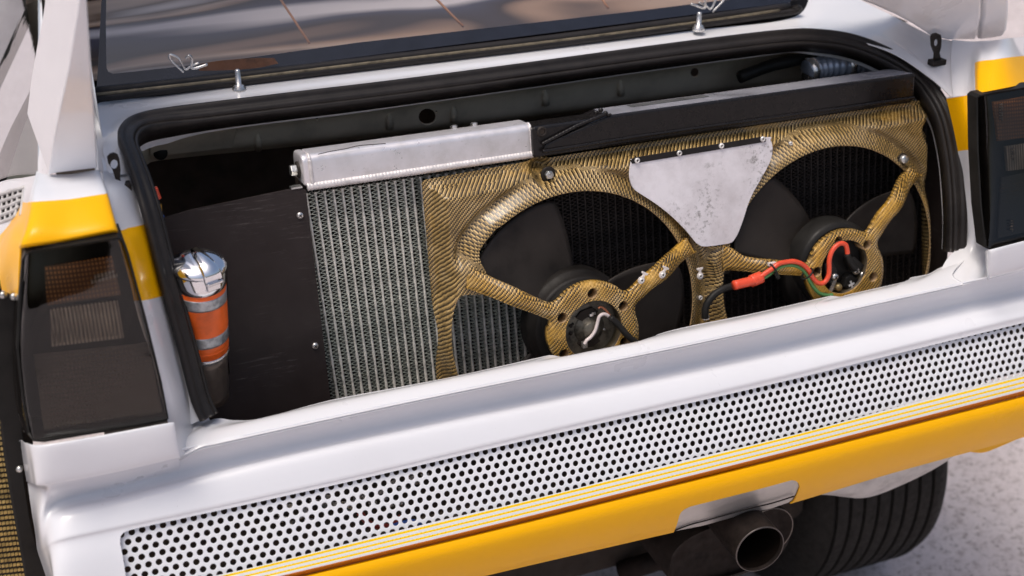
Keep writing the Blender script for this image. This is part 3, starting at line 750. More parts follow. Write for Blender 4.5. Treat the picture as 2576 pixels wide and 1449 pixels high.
# behind the glass: sheet painted with its reflections, seat back, strips for reflected lines
cl = Mat('window_reflection_tones', (.4, .3, .24), .45)
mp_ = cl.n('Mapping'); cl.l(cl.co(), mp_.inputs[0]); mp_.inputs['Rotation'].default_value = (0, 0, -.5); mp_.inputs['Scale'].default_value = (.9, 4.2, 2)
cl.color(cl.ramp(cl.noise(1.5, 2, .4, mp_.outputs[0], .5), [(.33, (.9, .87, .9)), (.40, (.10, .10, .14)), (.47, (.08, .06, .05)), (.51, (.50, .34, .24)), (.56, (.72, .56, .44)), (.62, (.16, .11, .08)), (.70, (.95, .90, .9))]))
sheet('window_reflection_sheet', Net([[V((-.95, 1.5, 1.50)), V((-.4, 1.6, 1.42)), V((.2, 1.5, 1.50)), V((.9, 1.6, 1.44))], [V((-.85, 1.0, 1.33)), V((-.3, 1.1, 1.37)), V((.1, 1.0, 1.33)), V((.7, 1.1, 1.36))], [V((-.82, .60, 1.285)), V((-.2, .60, 1.285)), V((.2, .60, 1.29)), V((.6, .62, 1.285))]]), cl.m, car, nu=30, nv=20)
m_ = MB(); m_.box(V((-.2, 1.75, 1.35)), V((.58, 0, 0)), V((0, .01, 0)), V((0, 0, .4))); m_.build('seat_back', simple('dark_seat_cloth', (.05, .045, .05), .8), car, smooth=False)
for (a, b) in (((700, -10), (778, 108)), ((1090, -10), (1165, 66)), ((1502, -20), (1530, 20))):
    m_ = MB(); m_.tube([onw(a[0], a[1], .02), onw(b[0], b[1], .012)], .0022, 6); m_.build('reflected_line', simple('reflected_copper_tone', (.60, .30, .16), .5), gl)  # coppery strips added as crease lines reflected in the rear glass
# hood pins and spring clips
def pin(x, y, Y, h):
    b = P(x, y, Y); m = MB()
    m.lathe(b, V((0, 0, 1)), [(0, -.002), (.011, -.002), (.011, .003), (.008, .005), (.008, .008), (.0045, .009), (.0045, h), (.003, h+.003), (0, h+.003)], 16)
    return m.build('locking_pin', steel, car)
pin(602, 226, .47, .030); pin(1757, 74, .47, .028)
for nm, (x, y), lab in (('hairpin_clip', (470, 160), 'bent silver spring clip lying by the left end of the rear window'), ('hairpin_clip', (1785, 8), 'silver spring clip on the window rubber above the right pin')):
    k = 1 if x < 1000 else -.9
    pts = [(x-8*k, y+22), (x-36*k, y-4), (x-44*k, y-18), (x-38*k, y-22), (x-20*k, y-12), (x-4*k, y+14), (x+8*k, y+8), (x+30*k, y-2)]
    pts2 = [(x-2*k, y-12), (x+6*k, y-20), (x+13*k, y-10), (x+14*k, y+12), (x+52*k, y+2)]
    t = thing(nm, lab, 'spring clip', P(x, y, .47), 'spring clips on the window rubber')
    cable('wire_loop', pts, .0018, steel, t, .476, seg=8); cable('wire_leg', pts2, .0022, steel, t, .472, seg=8)
# latch tabs
def tab(pts, hole, base, Y):
    m = MB()
    ol = [P(a, b, Y) for a, b in pts]
    c = [SI(0, 0)]
    # ring with the eyelet left open
    hl = [P(a, b, Y) for a, b in hole]
    q = lambda p: (p.x, p.z)
    vv, ff = cdt([q(p) for p in ol], [[q(p) for p in hl]], [], [])
    vs = [V((v.x, Y, v.y)) for v in vv]
    me = mk(vs, [f for f, _, _ in ff]); o = finish('latch_tab', me, steel_dark, car, smooth=False, solid=.004, offset=0)
    b = P(*base, Y); mm = MB(); mm.box(b, V((.014, 0, 0)), V((0, .008, 0)), V((0, 0, .005))); mm.build('tab_foot', steel_dark, o, smooth=False, bevel=.001)
def ell(cx, cy, rx, ry, n=14): return [(cx+rx*math.cos(2*math.pi*k/n), cy+ry*math.sin(2*math.pi*k/n)) for k in range(n)]
tab([(269, 395), (276, 387), (286, 384), (296, 388), (300, 398), (303, 425), (302, 445), (305, 466), (293, 470), (290, 450), (282, 425), (272, 410)], ell(287, 413, 9.5, 12.5), (302, 470), .20)
tab([(2341, 92), (2346, 85), (2356, 83), (2365, 87), (2367, 98), (2366, 118), (2362, 132), (2367, 152), (2349, 154), (2350, 134), (2343, 115)], ell(2354, 107, 6, 9.5), (2357, 156), .27)

# ---- rubber seal round the boot opening
sealp = [(522, 1052, .062), (500, 1000, .075), (474, 900, .095), (447, 800, .11), (420, 700, .125), (395, 600, .145), (374, 520, .165), (352, 450, .20), (330, 390, .245), (317, 352, .285), (322, 326, .32), (348, 306, .35), (400, 293, .365), (500, 280, .372), (760, 248, .375), (1000, 219, .378), (1300, 179, .378), (1700, 124, .378), (1960, 92, .376), (2060, 90, .37), (2150, 104, .352), (2240, 140, .32), (2310, 186, .28), (2355, 240, .235), (2384, 300, .20), (2402, 380, .17), (2411, 460, .145), (2415, 540, .12), (2413, 634, .10)]
path = spline([P(*p) for p in sealp], 7)
cen = sum(path, V())/len(path)
def seal_mesh(prof):
    vs = []; fs = []; n = len(prof)
    for i, p in enumerate(path):
        t = (path[min(i+1, len(path)-1)]-path[max(i-1, 0)]).normalized()
        out = (p-cen); out = (out-t*out.dot(t)).normalized()
        nn = t.cross(out); nn = nn if nn.dot(CAM-p) > 0 else -nn
        for a, b in prof: vs.append(p+out*a+nn*b)
    for i in range(len(path)-1):
        for k in range(n):
            k2 = (k+1) % n; fs.append((i*n+k, i*n+k2, (i+1)*n+k2, (i+1)*n+k))
    fs += [tuple(range(n)), tuple(range((len(path)-1)*n, len(path)*n))[::-1]]
    return vs, fs
prof = [(-.011, -.012), (-.0115, 0), (-.009, .003), (-.004, .0035), (-.001, .002), (.002, .005), (.005, .008), (.009, .0078), (.0112, .004), (.011, -.004), (.006, -.012)]
vs, fs = seal_mesh(prof)
sl = finish('boot_seal', mk(vs, fs), rubber, car)
m_ = MB(); m_.add(*seal_mesh([(-.013, -.03), (-.0165, -.012), (-.0165, -.003), (-.012, -.001), (-.010, -.03)])); m_.build('seal_lip', rubber, sl)

# ---- inside the boot
bk = Net([
 [(330, 330, .42), (420, 312, .43), (800, 262, .44), (1300, 196, .44), (1700, 140, .44), (2050, 108, .44), (2300, 190, .40)],
 [(345, 362, .46), (430, 345, .48), (800, 300, .49), (1300, 234, .49), (1700, 178, .49), (2050, 150, .49), (2300, 230, .46)],
 [(355, 395, .47), (430, 382, .50), (800, 348, .51), (1300, 290, .51), (1700, 236, .51), (2050, 205, .51), (2300, 280, .48)],
 [(365, 415, .50), (430, 400, .54), (800, 362, .56), (1300, 305, .56), (1700, 252, .56), (2050, 220, .56), (2300, 300, .54)]])
sheet('bulkhead', bk, inner_paint, car, nu=60, nv=16, holes=[ell(1075, 294, 22, 21), ell(1098, 281, 3, 3, 8), ell(798, 300, 3.5, 4, 8), ell(1748, 183, 11, 12), ell(1330, 218, 5, 6, 8)], solid=.003)
def onbk(a, b, off=0):
    u, v = bk.inv(a, b); p = bk.at(u, v); return p+(p-CAM).normalized()*(-off)
for x, y in ((648, 350), (978, 300), (1140, 282), (1370, 240), (1560, 215)):
    m_ = MB(); m_.tube([onbk(x, y-14, -.001), onbk(x+1, y, .003), onbk(x+2, y+22, .002)], [.002, .006, .007], 10); m_.build('pressed_rib', inner_paint, car)
m_ = MB(); m_.prism([onbk(a, b, .012) for a, b in ((372, 345), (410, 338), (420, 330), (593, 320), (595, 335), (585, 372), (560, 380), (380, 395))], V((0, .003, 0))); m_.build('bulkhead_bracket', inner_paint, car, smooth=False, bevel=.001)
m_ = MB(); m_.tube(px_spline([(372, 352), (385, 342), (402, 336), (415, 332)], 4, lambda a, b: onbk(a, b, .02)), .004, 8); m_.build('bracket_edge', void_mat, car)
m_ = MB(); m_.lathe(onbk(404, 385, .016), V((0, -1, .2)), [(0, .003), (.004, .003), (.006, .002), (.010, .001), (.011, 0), (.011, -.003)], 16); m_.build('grommet', black_plastic, car)
# cavity walls
m_ = MB()
m_.add([V((-.86, .95, .5)), V((.75, .95, .5)), V((.75, .95, 1.5)), V((-.86, .95, 1.5))], [(0, 1, 2, 3)]); m_.build('cavity_front', cavity_wall, car, smooth=False)
m_ = MB(); m_.add([V((-.86, .08, .62)), V((.75, .08, .62)), V((.75, .95, .62)), V((-.86, .95, .62))], [(0, 1, 2, 3)]); m_.build('boot_floor', void_mat, car, smooth=False)
m_ = MB(); m_.add([V((-.86, .55, 1.235)), V((.75, .55, 1.235)), V((.75, 1.7, 1.235)), V((-.86, 1.7, 1.235))], [(0, 1, 2, 3)]); m_.build('shelf_floor', void_mat, car, smooth=False)
m_ = MB(); m_.add([P(505, 1040, .10)+V((-.004, 0, -.3)), P(340, 370, .31)+V((-.02, 0, 0)), P(340, 370, .31)+V((-.02, .6, .02)), P(505, 1040, .10)+V((-.06, .8, -.3))], [(0, 1, 2, 3)]); m_.build('boot_side', void_mat, car, smooth=False)
m_ = MB(); m_.add([P(2410, 640, .12)+V((.006, 0, -.3)), P(2398, 400, .19)+V((.006, 0, 0)), P(2330, 210, .29)+V((.02, 0, .02)), P(2330, 210, .29)+V((.03, .6, .02)), P(2410, 640, .12)+V((.05, .8, -.3))], [(0, 1, 2, 3, 4)]); m_.build('boot_side', board_mat, car, smooth=False)

# ---- tail lamps
def lamp(front, depthv, name, kids, grow=.004):
    m = MB(); pts = [P(*p) for p in front]
    back = [p+depthv for p in pts]
    n = len(pts); vs = pts+back
    fs = [tuple(range(n, 2*n))]+[(i, (i+1) % n, (i+1) % n+n, i+n) for i in range(n)]
    m.add(vs, fs); o = m.build(name, black_plastic, car, smooth=False, solid=.003, offset=0)
    return o
fL = [(58, 655, .085), (66, 640, .075), (80, 634, .068), (180, 619, .058), (296, 600, .055), (308, 604, .055), (322, 640, .052), (365, 800, .036), (404, 960, .020), (422, 1052, .008), (415, 1058, .007), (260, 1085, .006), (110, 1110, .012), (84, 1108, .022), (72, 1090, .030), (52, 960, .045), (44, 880, .055), (50, 760, .070)]
lp = lamp(fL, V((.0, .055, 0)), 'tail_lamp', None)
cov = Net([
 [(44, 652, .12), (60, 644, .085), (82, 636, .066), (180, 620, .056), (300, 602, .052)],
 [(36, 770, .11), (52, 765, .070), (84, 760, .052), (200, 745, .042), (338, 725, .040)],
 [(32, 880, .10), (46, 885, .058), (88, 890, .040), (220, 872, .030), (370, 848, .028)],
 [(38, 1000, .09), (58, 1010, .044), (96, 1015, .026), (240, 990, .017), (400, 955, .015)],
 [(58, 1085, .08), (76, 1098, .034), (108, 1106, .0165), (262, 1082, .0085), (421, 1053, .0065)]])
sheet('lamp_cover', cov, smoked, lp, nu=30, nv=30, solid=.002)
def lens_box(pts, off, name, mat, par, d=.012, bev=.002):
    m = MB(); m.prism([P(a, b, off) for a, b in pts], V((0, d, 0))); return m.build(name, mat, par, smooth=False, bevel=bev)
def lens_on(net, pts, mat, par, name, deep=.012, d=.006):
    (ax_, ay), (bx, by), (cx, cy), (dx, dy) = pts; rows_ = []
    for j in range(4):
        r = []
        for i in range(4):
            s_, t = i/3, j/3
            x = (ax_*(1-s_)+bx*s_)*(1-t)+(dx*(1-s_)+cx*s_)*t; y = (ay*(1-s_)+by*s_)*(1-t)+(dy*(1-s_)+cy*s_)*t
            u, v = net.inv(x, y); q = net.at(u, v); r.append(q+(q-CAM).normalized()*deep)
        rows_.append(r)
    return sheet(name, Net(rows_), mat, par, nu=12, nv=12, solid=d)
lens_on(cov, [(112, 672), (282, 645), (304, 742), (118, 768)], amber, lp, 'amber_lens')
lens_on(cov, [(126, 780), (296, 757), (312, 850), (130, 872)], clear_lens, lp, 'reversing_lens')
lens_on(cov, [(84, 892), (372, 862), (410, 1044), (112, 1092)], red_lens, lp, 'red_lens', .016)
def on(net, a, c, deep):
    u, v = net.inv(a, c); s_ = net.at(u, v); return s_+(s_-CAM).normalized()*deep
for k in range(14):
    x = 134+k*12; m_ = MB(); m_.tube([on(cov, x, 782-k*1.65, .0115), on(cov, x+4, 864-k*1.6, .0115)], .0016, 6); m_.build('lens_rib', clear_lens, lp)
m_ = MB(); m_.box(on(cov, 262, 700, .010), V((.016, 0, .002)), V((0, .002, 0)), V((0, 0, .002))); m_.box(on(cov, 262, 690, .010), V((.012, 0, .0015)), V((0, .002, 0)), V((0, 0, .0015))); m_.build('moulded_lettering', clear_lens, lp, smooth=False)
fR = [(2458, 246, .115), (2466, 240, .112), (2576, 222, .105), (2760, 190, .105), (2760, 560, .02), (2576, 604, .022), (2492, 627, .030), (2480, 622, .034), (2468, 520, .055), (2460, 380, .085)]
rp_ = lamp(fR, V((0, .022, 0)), 'tail_lamp', None)
covr = Net([
 [(2460, 246, .13), (2486, 240, .108), (2576, 225, .10), (2760, 192, .10)],
 [(2462, 380, .10), (2500, 370, .082), (2580, 352, .074), (2760, 318, .074)],
 [(2470, 510, .07), (2508, 505, .052), (2585, 488, .046), (2760, 448, .046)],
 [(2481, 620, .045), (2492, 625, .028), (2580, 603, .018), (2760, 560, .018)]])
sheet('lamp_cover', covr, smoked, rp_, nu=24, nv=24, solid=.002)
lens_on(covr, [(2500, 256), (2700, 222), (2700, 330), (2512, 355)], amber, rp_, 'amber_lens')
lens_on(covr, [(2530, 368), (2700, 342), (2700, 410), (2536, 430)], clear_lens, rp_, 'reversing_lens')
lens_on(covr, [(2520, 446), (2700, 408), (2700, 556), (2510, 600)], red_lens, rp_, 'red_lens', .014)
for x, y, n in ((2518, 262, 6), (2548, 376, 4), (2545, 555, 4)):
    m_ = MB()
    for k in range(n):
        m_.box(on(covr, x, y+k*7, .009), V((.0028, 0, 0)), V((0, .001, 0)), V((0, 0, .0011)))
        if k % 2: m_.box(on(covr, x+3, y+k*7+3, .009), V((.0008, 0, 0)), V((0, .001, 0)), V((0, 0, .002)))
    m_.build('moulded_lettering', clear_lens, rp_, smooth=False)

# ---- side vent down the left flank
vf = [(-60, 640), (0, 700), (8, 738), (44, 752), (38, 880), (46, 1000), (62, 1110), (60, 1200), (75, 1300), (92, 1375), (115, 1449), (150, 1560), (95, 1560), (66, 1449), (46, 1340), (28, 1240), (14, 1150), (4, 1060), (-60, 1000)]
m_ = MB(); m_.prism([P(a, b, .115) for a, b in vf], V((-.004, .004, 0))); vent = m_.build('vent_surround', black_plastic, car, smooth=False, bevel=.0015)
for x, y in ((49, 1180), (7, 742), (34, 746)):
    m_ = MB(); m_.lathe(P(x, y, .112), V((-.3, -1, .3)), [(0, .004), (.0025, .0035), (.0045, .002), (.005, 0), (.005, -.003)], 14); m_.build('vent_screw', zinc, vent)
mm = MB(); mk2 = MB()
for j in range(40):
    y = 1035+j*13.2
    for i in range(8):
        xr = 4+ (y-1035)*.172 - i*9.5
        if xr < -30: continue
        p = P(xr-5, y+i*1.0, .118); mm.box(p, V((.0019, .0004, 0)), V((0, .001, 0)), V((0, 0, .0021)))
        if i < 7: pass
mm_o = mm.build('gold_mesh_infill', gold_mesh, car, smooth=False); mm_o['kind'] = 'stuff'
m_ = MB(); m_.prism([P(a, b, .135) for a, b in ((-80, 700), (70, 760), (90, 1300), (160, 1600), (-80, 1600))], V((0, .004, 0))); m_.build('vent_backing', void_mat, car, smooth=False)

# ---- exhaust and running gear
burnt = simple('burnt_pipe', (.018, .013, .011), .7, 0, nscale=30, var=.6, spec=.12)
ex = P(1912, 1382, -.085); axis = V((-.06, -1, .02)).normalized()
m_ = MB(); R_ = .0423
m_.lathe(ex, axis, [(R_-.004, -.30), (R_-.0015, -.003), (R_-.0008, 0), (R_, 0), (R_+.0003, -.002), (R_, -.03), (R_, -.20)], 48)
ep = m_.build('exhaust_tip', burnt, car)
m_ = MB(); m_.lathe(ex-axis*.0005, axis, [(R_-.0010, .0010), (R_+.0006, .0010), (R_+.0006, -.0012)], 48); m_.build('tip_rim', simple('worn_tip_edge', (.11, .095, .09), .45, .6), ep)
m_ = MB(); m_.lathe(ex-axis*.16, axis, [(0, 0), (R_*.98, 0)], 24); m_.build('tip_core', void_mat, ep)
m_ = MB(); m_.lathe(ex-axis*.012, axis, [(R_-.003, -.15), (R_-.0028, .006)], 40); m_.build('tip_soot', simple('soot', (.008, .006, .005), 1.0, spec=0, bump=0), ep)
def oval(cx, cy, Y, rx, rz, n=40, p=2.6):
    c = P(cx, cy, Y); out = []
    for k in range(n):
        a = 2*math.pi*k/n; ca, sa = math.cos(a), math.sin(a)
        out.append(c+V((rx*math.copysign(abs(ca)**(2/p), ca), 0, rz*math.copysign(abs(sa)**(2/p), sa))))
    return out
m_ = MB(); n = 40
lay = [oval(1836, 1382, .06, .125, .066), oval(1836, 1382, .055, .118, .060), oval(1836, 1382, .064, .110, .053), oval(1836, 1382, .066, .004, .004)]
back = [p+V((0, .35, 0)) for p in lay[0]]; allr = [back]+lay
vs = [p for r in allr for p in r]; fs = []
for i in range(len(allr)-1):
    for k in range(n): fs.append((i*n+k, i*n+(k+1) % n, (i+1)*n+(k+1) % n, (i+1)*n+k))
m_.add(vs, fs); mf = m_.build('silencer', burnt, car); sharp(mf, 50)
m_ = MB(); fc = P(1932, 1338, .03); m_.lathe(fc, axis, [(.046, -.06), (.0475, -.002), (.048, 0), (.046, .0015), (.042, -.004), (.02, -.006), (0, -.006)], 44); fl_ = m_.build('silencer_end', burnt, car)
m_ = MB(); m_.lathe(fc, axis, [(.0472, .0005), (.0486, .001), (.0484, -.0015)], 44); m_.build('end_rim', simple('worn_rim', (.22, .19, .17), .4, .7), fl_)
m_ = MB(); m_.tube([P(1560, 1440, .25), P(1650, 1410, .22), P(1760, 1400, .2)], .02, 14); m_.build('exhaust_pipe', burnt, car)
# wheel
WC = V((0, .53, .300)); WR = .300; x0, x1 = .455, .775
wh = thing_w = MB()
prof = [(.20, 0), (.235, .002), (.28, -.012+.0), (.305, -.004), (.318, .010), (.325, .03)]
tp = [(.185, x0), (.21, x0-.012), (.25, x0-.012), (.277, x0-.002), (.293, x0+.014)]
gx = x0+.03
while gx < x1-.03:
    tp += [(WR, gx-.006), (WR-.007, gx-.005), (WR-.007, gx+.002), (WR+.0005, gx+.003), (WR+.001, gx+.014)]
    gx += .034
tp += [(.293, x1-.014), (.277, x1+.002), (.25, x1+.012), (.21, x1+.012), (.185, x1)]
m_ = MB(); m_.lathe(WC, V((1, 0, 0)), [(r, x) for r, x in tp], 96); whl = m_.build('wheel', tyre_mat, car); sharp(whl, 40)
m_ = MB(); m_.lathe(WC, V((1, 0, 0)), [(.195, x0), (.187, x0+.004), (.178, x0+.03), (.168, x0+.10), (.165, x1-.1), (.06, x1-.09), (0, x1-.09)], 48); m_.build('rim', simple('pale_rim', (.75, .74, .72), .3, .3), whl)
m_ = MB(); m_.tube([V((0, .5, .33)), V((.46, .5, .33))], .03, 12); m_.build('drive_shaft', steel_dark, car)
whl2 = MB(); whl2.lathe(V((-.22, .45, .300)), V((-1, 0, 0)), [(r, x) for r, x in tp], 64); w2 = whl2.build('wheel', tyre_mat, car); sharp(w2, 40)
m_ = MB(); m_.box(V((-.12, 1.12, .45)), V((.55, 0, 0)), V((0, .86, 0)), V((0, 0, .13))); m_.build('underbody', void_mat, car, smooth=False, bevel=.02)
m_ = MB(); m_.tube([V((-.65, .42, .36)), V((-.2, .38, .35)), V((.4, .42, .36))], .03, 12); m_.build('suspension_beam', steel_dark, car)

# white flange under the rubber seal
vs = []; fs = []
for i, p in enumerate(path):
    t = (path[min(i+1, len(path)-1)]-path[max(i-1, 0)]).normalized()
    out = (p-cen); out = (out-t*out.dot(t)).normalized(); nn = t.cross(out); nn = nn if nn.dot(CAM-p) > 0 else -nn
    vs += [p+out*.030-nn*.018, p+out*.012-nn*.014, p-nn*.014, p-nn*.05]
for i in range(len(path)-1):
    for k in range(3): fs.append((i*4+k, i*4+k+1, i*4+k+5, i*4+k+4))
finish('seal_flange', mk(vs, fs), deck_white, car)
# ------------------------------------------------------------------ dark board at the left of the boot
bd = thing('side_board', 'matt dark board screwed up between the filler neck and the silver cooler', 'board', S(600, 1040, -.05))
bo = [(380, 556), (480, 527), (735, 474), (769, 477), (776, 540), (834, 1030), (838, 1062), (590, 1120), (520, 1130), (470, 900)]
hole = [(425, 640), (500, 622), (568, 650), (574, 740), (566, 840), (578, 935), (570, 955), (545, 968), (520, 968), (480, 860), (440, 760)]
vv, ff = cdt([SI(a, b, -.055) for a, b in bo], [[SI(a, b, -.055) for a, b in hole]], [], [])
finish('panel', mk([SL(v.x, v.y, -.055) for v in vv], [f for f, _, _ in ff]), board_mat, bd, smooth=False, solid=.003, offset=0)
def screw(x, y, h, par, r=.0052, mat=steel, name='screw', cross=True, fn=S):
    c = fn(x, y, h); m = MB()
    m.lathe(c, NO, [(0, .003), (r*.5, .0028), (r*.85, .0018), (r, .0004), (r, -.002)], 18); o = m.build(name, mat, par)
    if cross:
        m = MB(); a = V((.8, 0, 0))+EV*.6; b = a.cross(NO)
        m.box(c+NO*.0030, a*(r*.5), b*(r*.12), NO*.0006); m.box(c+NO*.0030, b*(r*.5), a*(r*.12), NO*.0007); m.build('cross_slot', void_mat, o, smooth=False)
    return o
screw(755, 542, -.052, bd); screw(793, 870, -.052, bd)
m_ = MB(); m_.prism([S(a, b, -.058) for a, b in ((375, 400), (760, 350), (760, 480), (735, 474), (480, 527), (390, 556))], V((0, .002, 0)))
# coloured connectors behind the seal
for nm, pts, mt, r in (('red_connector', [(386, 474), (392, 490), (396, 500)], wire_red, .006), ('yellow_connector', [(399, 515), (401, 530)], simple('amber_plastic', (.6, .3, .03), .4), .004), ('blue_connector', [(402, 545), (412, 546)], blue_plastic, .003)):
    t = thing(nm, {'red_connector': 'red plastic plug peeping out beside the left rubber seal', 'yellow_connector': 'tiny yellow plug below the red one beside the left seal', 'blue_connector': 'tiny blue plug lowest of the three beside the left seal'}[nm], 'connector', P(*pts[0], .26))
    cable('plug_body', pts, r, mt, t, .24)

# ------------------------------------------------------------------ filler neck
fx = P(502, 668, .13)
ft = thing('filler_neck', 'polished flip cap on an orange hose with two silver clamps', 'filler neck', P(515, 960, .16))
ax = (P(518, 940, .165)-P(503, 690, .14)); L_ = ax.length; ax.normalize(); up = -ax
top = P(502, 692, .14)
R1 = .0355
m_ = MB(); m_.lathe(top+up*-.004, up, [(R1*.93, -.012), (R1*.98, -.010), (R1, 0), (R1*.98, .012), (R1*.94, .016)], 40); neck = m_.build('cap_body', chrome, ft)
# domed lid with a raised tongue
m_ = MB(); m_.lathe(top+up*.013, up, [(R1*.96, -.001), (R1*1.04, .0), (R1*1.07, .004), (R1*1.03, .0075), (R1*.9, .0115), (R1*.65, .016), (R1*.35, .0185), (0, .0195)], 40); lid = m_.build('flip_lid', chrome, ft)
f_ = (V((.35, -1, 0))); f_ = (f_-up*f_.dot(up)).normalized(); s_ = up.cross(f_)
pts = [top+up*(.013+.020)-f_*.012, top+up*(.013+.020)+f_*.004, top+up*(.013+.0165)+f_*.020, top+up*(.013+.010)+f_*.034, top+up*.011+f_*.0395]
m_ = MB()
for i, p in enumerate(pts): pass
vs = []; wd = [.004, .008, .011, .0125, .013]
for p, w_ in zip(pts, wd): vs += [p-s_*w_-up*.002, p-s_*w_*.8+up*.003, p+s_*w_*.8+up*.003, p+s_*w_-up*.002]
fs = []
for i in range(4):
    for k in range(3): fs.append((i*4+k, i*4+k+1, i*4+k+5, i*4+k+4))
m_.add(vs, fs); m_.build('lid_tongue', chrome, ft, solid=.0015)
m_ = MB(); m_.box(top+up*.002+f_*.037, s_*.010, f_*.003, up*.005); m_.box(top+up*.010+f_*.040, s_*.012, f_*.0035, up*.0022); m_.build('latch', chrome, ft, smooth=False, bevel=.0012)
def ring(name, a, b, r0, mat, par, bul=.0, seg=40):
    m = MB(); n = 6
    pr = [(r0-.002, a)]+[(r0+bul*math.sin(math.pi*k/n), a+(b-a)*k/n) for k in range(n+1)]+[(r0-.002, b)]
    m.lathe(top, ax, pr, seg); return m.build(name, mat, par)
hs = ring('hose', .006, .122, R1*.965, hose_orange, ft, .0008)
ring('hose_clamp', .021, .038, R1*.99, galv, ft); ring('hose_clamp', .083, .101, R1*.985, galv, ft)
for c_ in (.0145, .061, .112): ring('hose_ridge', c_-.001, c_+.001, R1*.968, hose_orange, hs, .0006)
ring('weld_bead', .123, .129, R1*.93, steel, ft, .0015)
ring('neck_pipe', .127, .21, R1*.90, simple('dull_neck_pipe', (.16, .13, .11), .35, .7), ft)

# ------------------------------------------------------------------ silver oil cooler
HC = -.075
rad = thing('radiator', 'silver aluminium cooler with bare welded top tank and wavy fins', 'radiator', S(940, 1000, HC))
v_top = SI(800, 482, HC)[1]; v_bot = SI(840, 1045, HC)[1]
tp_px = (SI(1069, 740, HC)[0]-SI(811, 740, HC)[0])/12.0
TP = tp_px
CH = v_top-v_bot
def local_mesh(fn):                              # cooler frame: x right, y along the lean, z rearwards
    return fn
AX = V((1, 0, 0))
def lean(u):                                     # the core hangs slightly out of square
    t = (u-SI(811, 740, HC)[0])/.26
    return max(.010, .040-.024*t)
from mathutils import Quaternion
def leanq(u): return Quaternion(NO, lean(u))
# flat tube, slightly wavy edges
def tube_mesh(w_, d, name):
    vs = []; fs = []; n = 36
    for i in range(n+1):
        z = CH*(i/n-.5); wob = w_*(.5+.10*math.sin(i*2.3)+.05*math.sin(i*5.1))
        for a, b in ((-wob, -d), (-wob*.95, 0), (-wob*.45, .0011), (wob*.45, .0011), (wob*.95, 0), (wob, -d)):
            vs.append(AX*a+EV*z+NO*b)
    for i in range(n):
        for k in range(5): fs.append((i*6+k, i*6+k+1, (i+1)*6+k+1, (i+1)*6+k))
    return mk(vs, fs, name)
def fin_mesh(gap, name, seed):
    rnd = random.Random(seed); vs = []; fs = []; per = .0062; n = int(CH/per*10)
    amp = gap*.5; bend = [rnd.uniform(-.12, .12) for _ in range(200)]
    for i in range(n+1):
        ph = i/10*2*math.pi; z = -CH/2+i*per/10
        k = int(i/5); x = amp*max(-1, min(1, 1.22*math.sin(ph)))
        z += per*(.10*math.sin(2*ph))+bend[k % 200]*per*.8*math.cos(ph)
        tw = rnd.uniform(-.0002, .0002)
        # each crest is a ribbon of metal with real depth
        vs += [AX*x+EV*(z)+NO*(0+tw), AX*x+EV*(z+.0011)+NO*(0+tw), AX*x+EV*(z+.0004)-NO*.005]
    for i in range(n):
        a = i*3; b = a+3
        fs += [(a, a+1, b+1, b), (a+1, a+2, b+2, b+1)]
    return mk(vs, fs, name)
tm = tube_mesh(TP*.31, .02, 'tube'); tm.materials.append(tube_mat)
fms = [fin_mesh(TP*.70, 'fin_strip', s) for s in range(4)]
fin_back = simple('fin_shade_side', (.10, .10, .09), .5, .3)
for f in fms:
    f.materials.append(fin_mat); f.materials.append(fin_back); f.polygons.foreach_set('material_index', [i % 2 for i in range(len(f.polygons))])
tmd = tube_mesh(TP*.27, .02, 'dark_tube'); tmd.materials.append(dark_tube)
fmd = [fin_mesh(TP*.74, 'dark_fin_strip', s+9) for s in range(2)]
for f in fmd: f.materials.append(dark_tube)
def core(par, u0, u1, tme, fme, closing=True):
    n = int(round((u1-u0)/TP))
    for i in range(n+1):
        c = SL(u0+i*TP, (v_top+v_bot)/2, HC)
        for nm, me, off in (('tube', tme, 0), ('fin_strip', fme[i % len(fme)], TP*.5)):
            if nm == 'fin_strip' and i == n: continue
            o = bpy.data.objects.new(nm, me); C.objects.link(o); o.location = c+V((off, 0, 0)); o.rotation_mode = 'QUATERNION'; o.rotation_quaternion = leanq(u0+i*TP)
            for p in (): pass
            o.parent = par; o.matrix_parent_inverse = Matrix.Translation(-V(par.location))
    bb = MB(); a = SL(u0, v_bot, HC-.022); 
    bb.prism([SL(u0+.002, v_bot, HC-.018), SL(u1+.002, v_bot, HC-.018), SL(u1+.002, v_top+.02, HC-.018), SL(u0-.014, v_top+.02, HC-.018)], -NO*.02)
    bb.build('core_back', void_mat, par, smooth=False)
    return n
for me in (tm, tmd): me.polygons.foreach_set('use_smooth', [True]*len(me.polygons))
u_first = SI(811, 740, HC)[0]
u_split = u_first+round((SI(1352, 640, HC)[0]-u_first)/TP)*TP
core(rad, u_first, u_split, tm, fms)
o = bpy.data.objects.new('fin_strip', fms[1]); C.objects.link(o); o.location = SL(u_first-TP*.5, (v_top+v_bot)/2, HC-.002); o.rotation_mode = 'QUATERNION'; o.rotation_quaternion = leanq(u_first); o.parent = rad; o.matrix_parent_inverse = Matrix.Translation(-V(rad.location))
lx = math.sin(.040)*CH/2
m_ = MB(); m_.prism([SL(u_first-TP*.98+lx, v_bot, HC-.002), SL(u_first-TP*.86+lx, v_bot, HC-.002), SL(u_first-TP*.86-lx, v_top, HC-.002), SL(u_first-TP*.98-lx, v_top, HC-.002)], -NO*.02); m_.build('side_plate', tube_mat, rad, smooth=False)
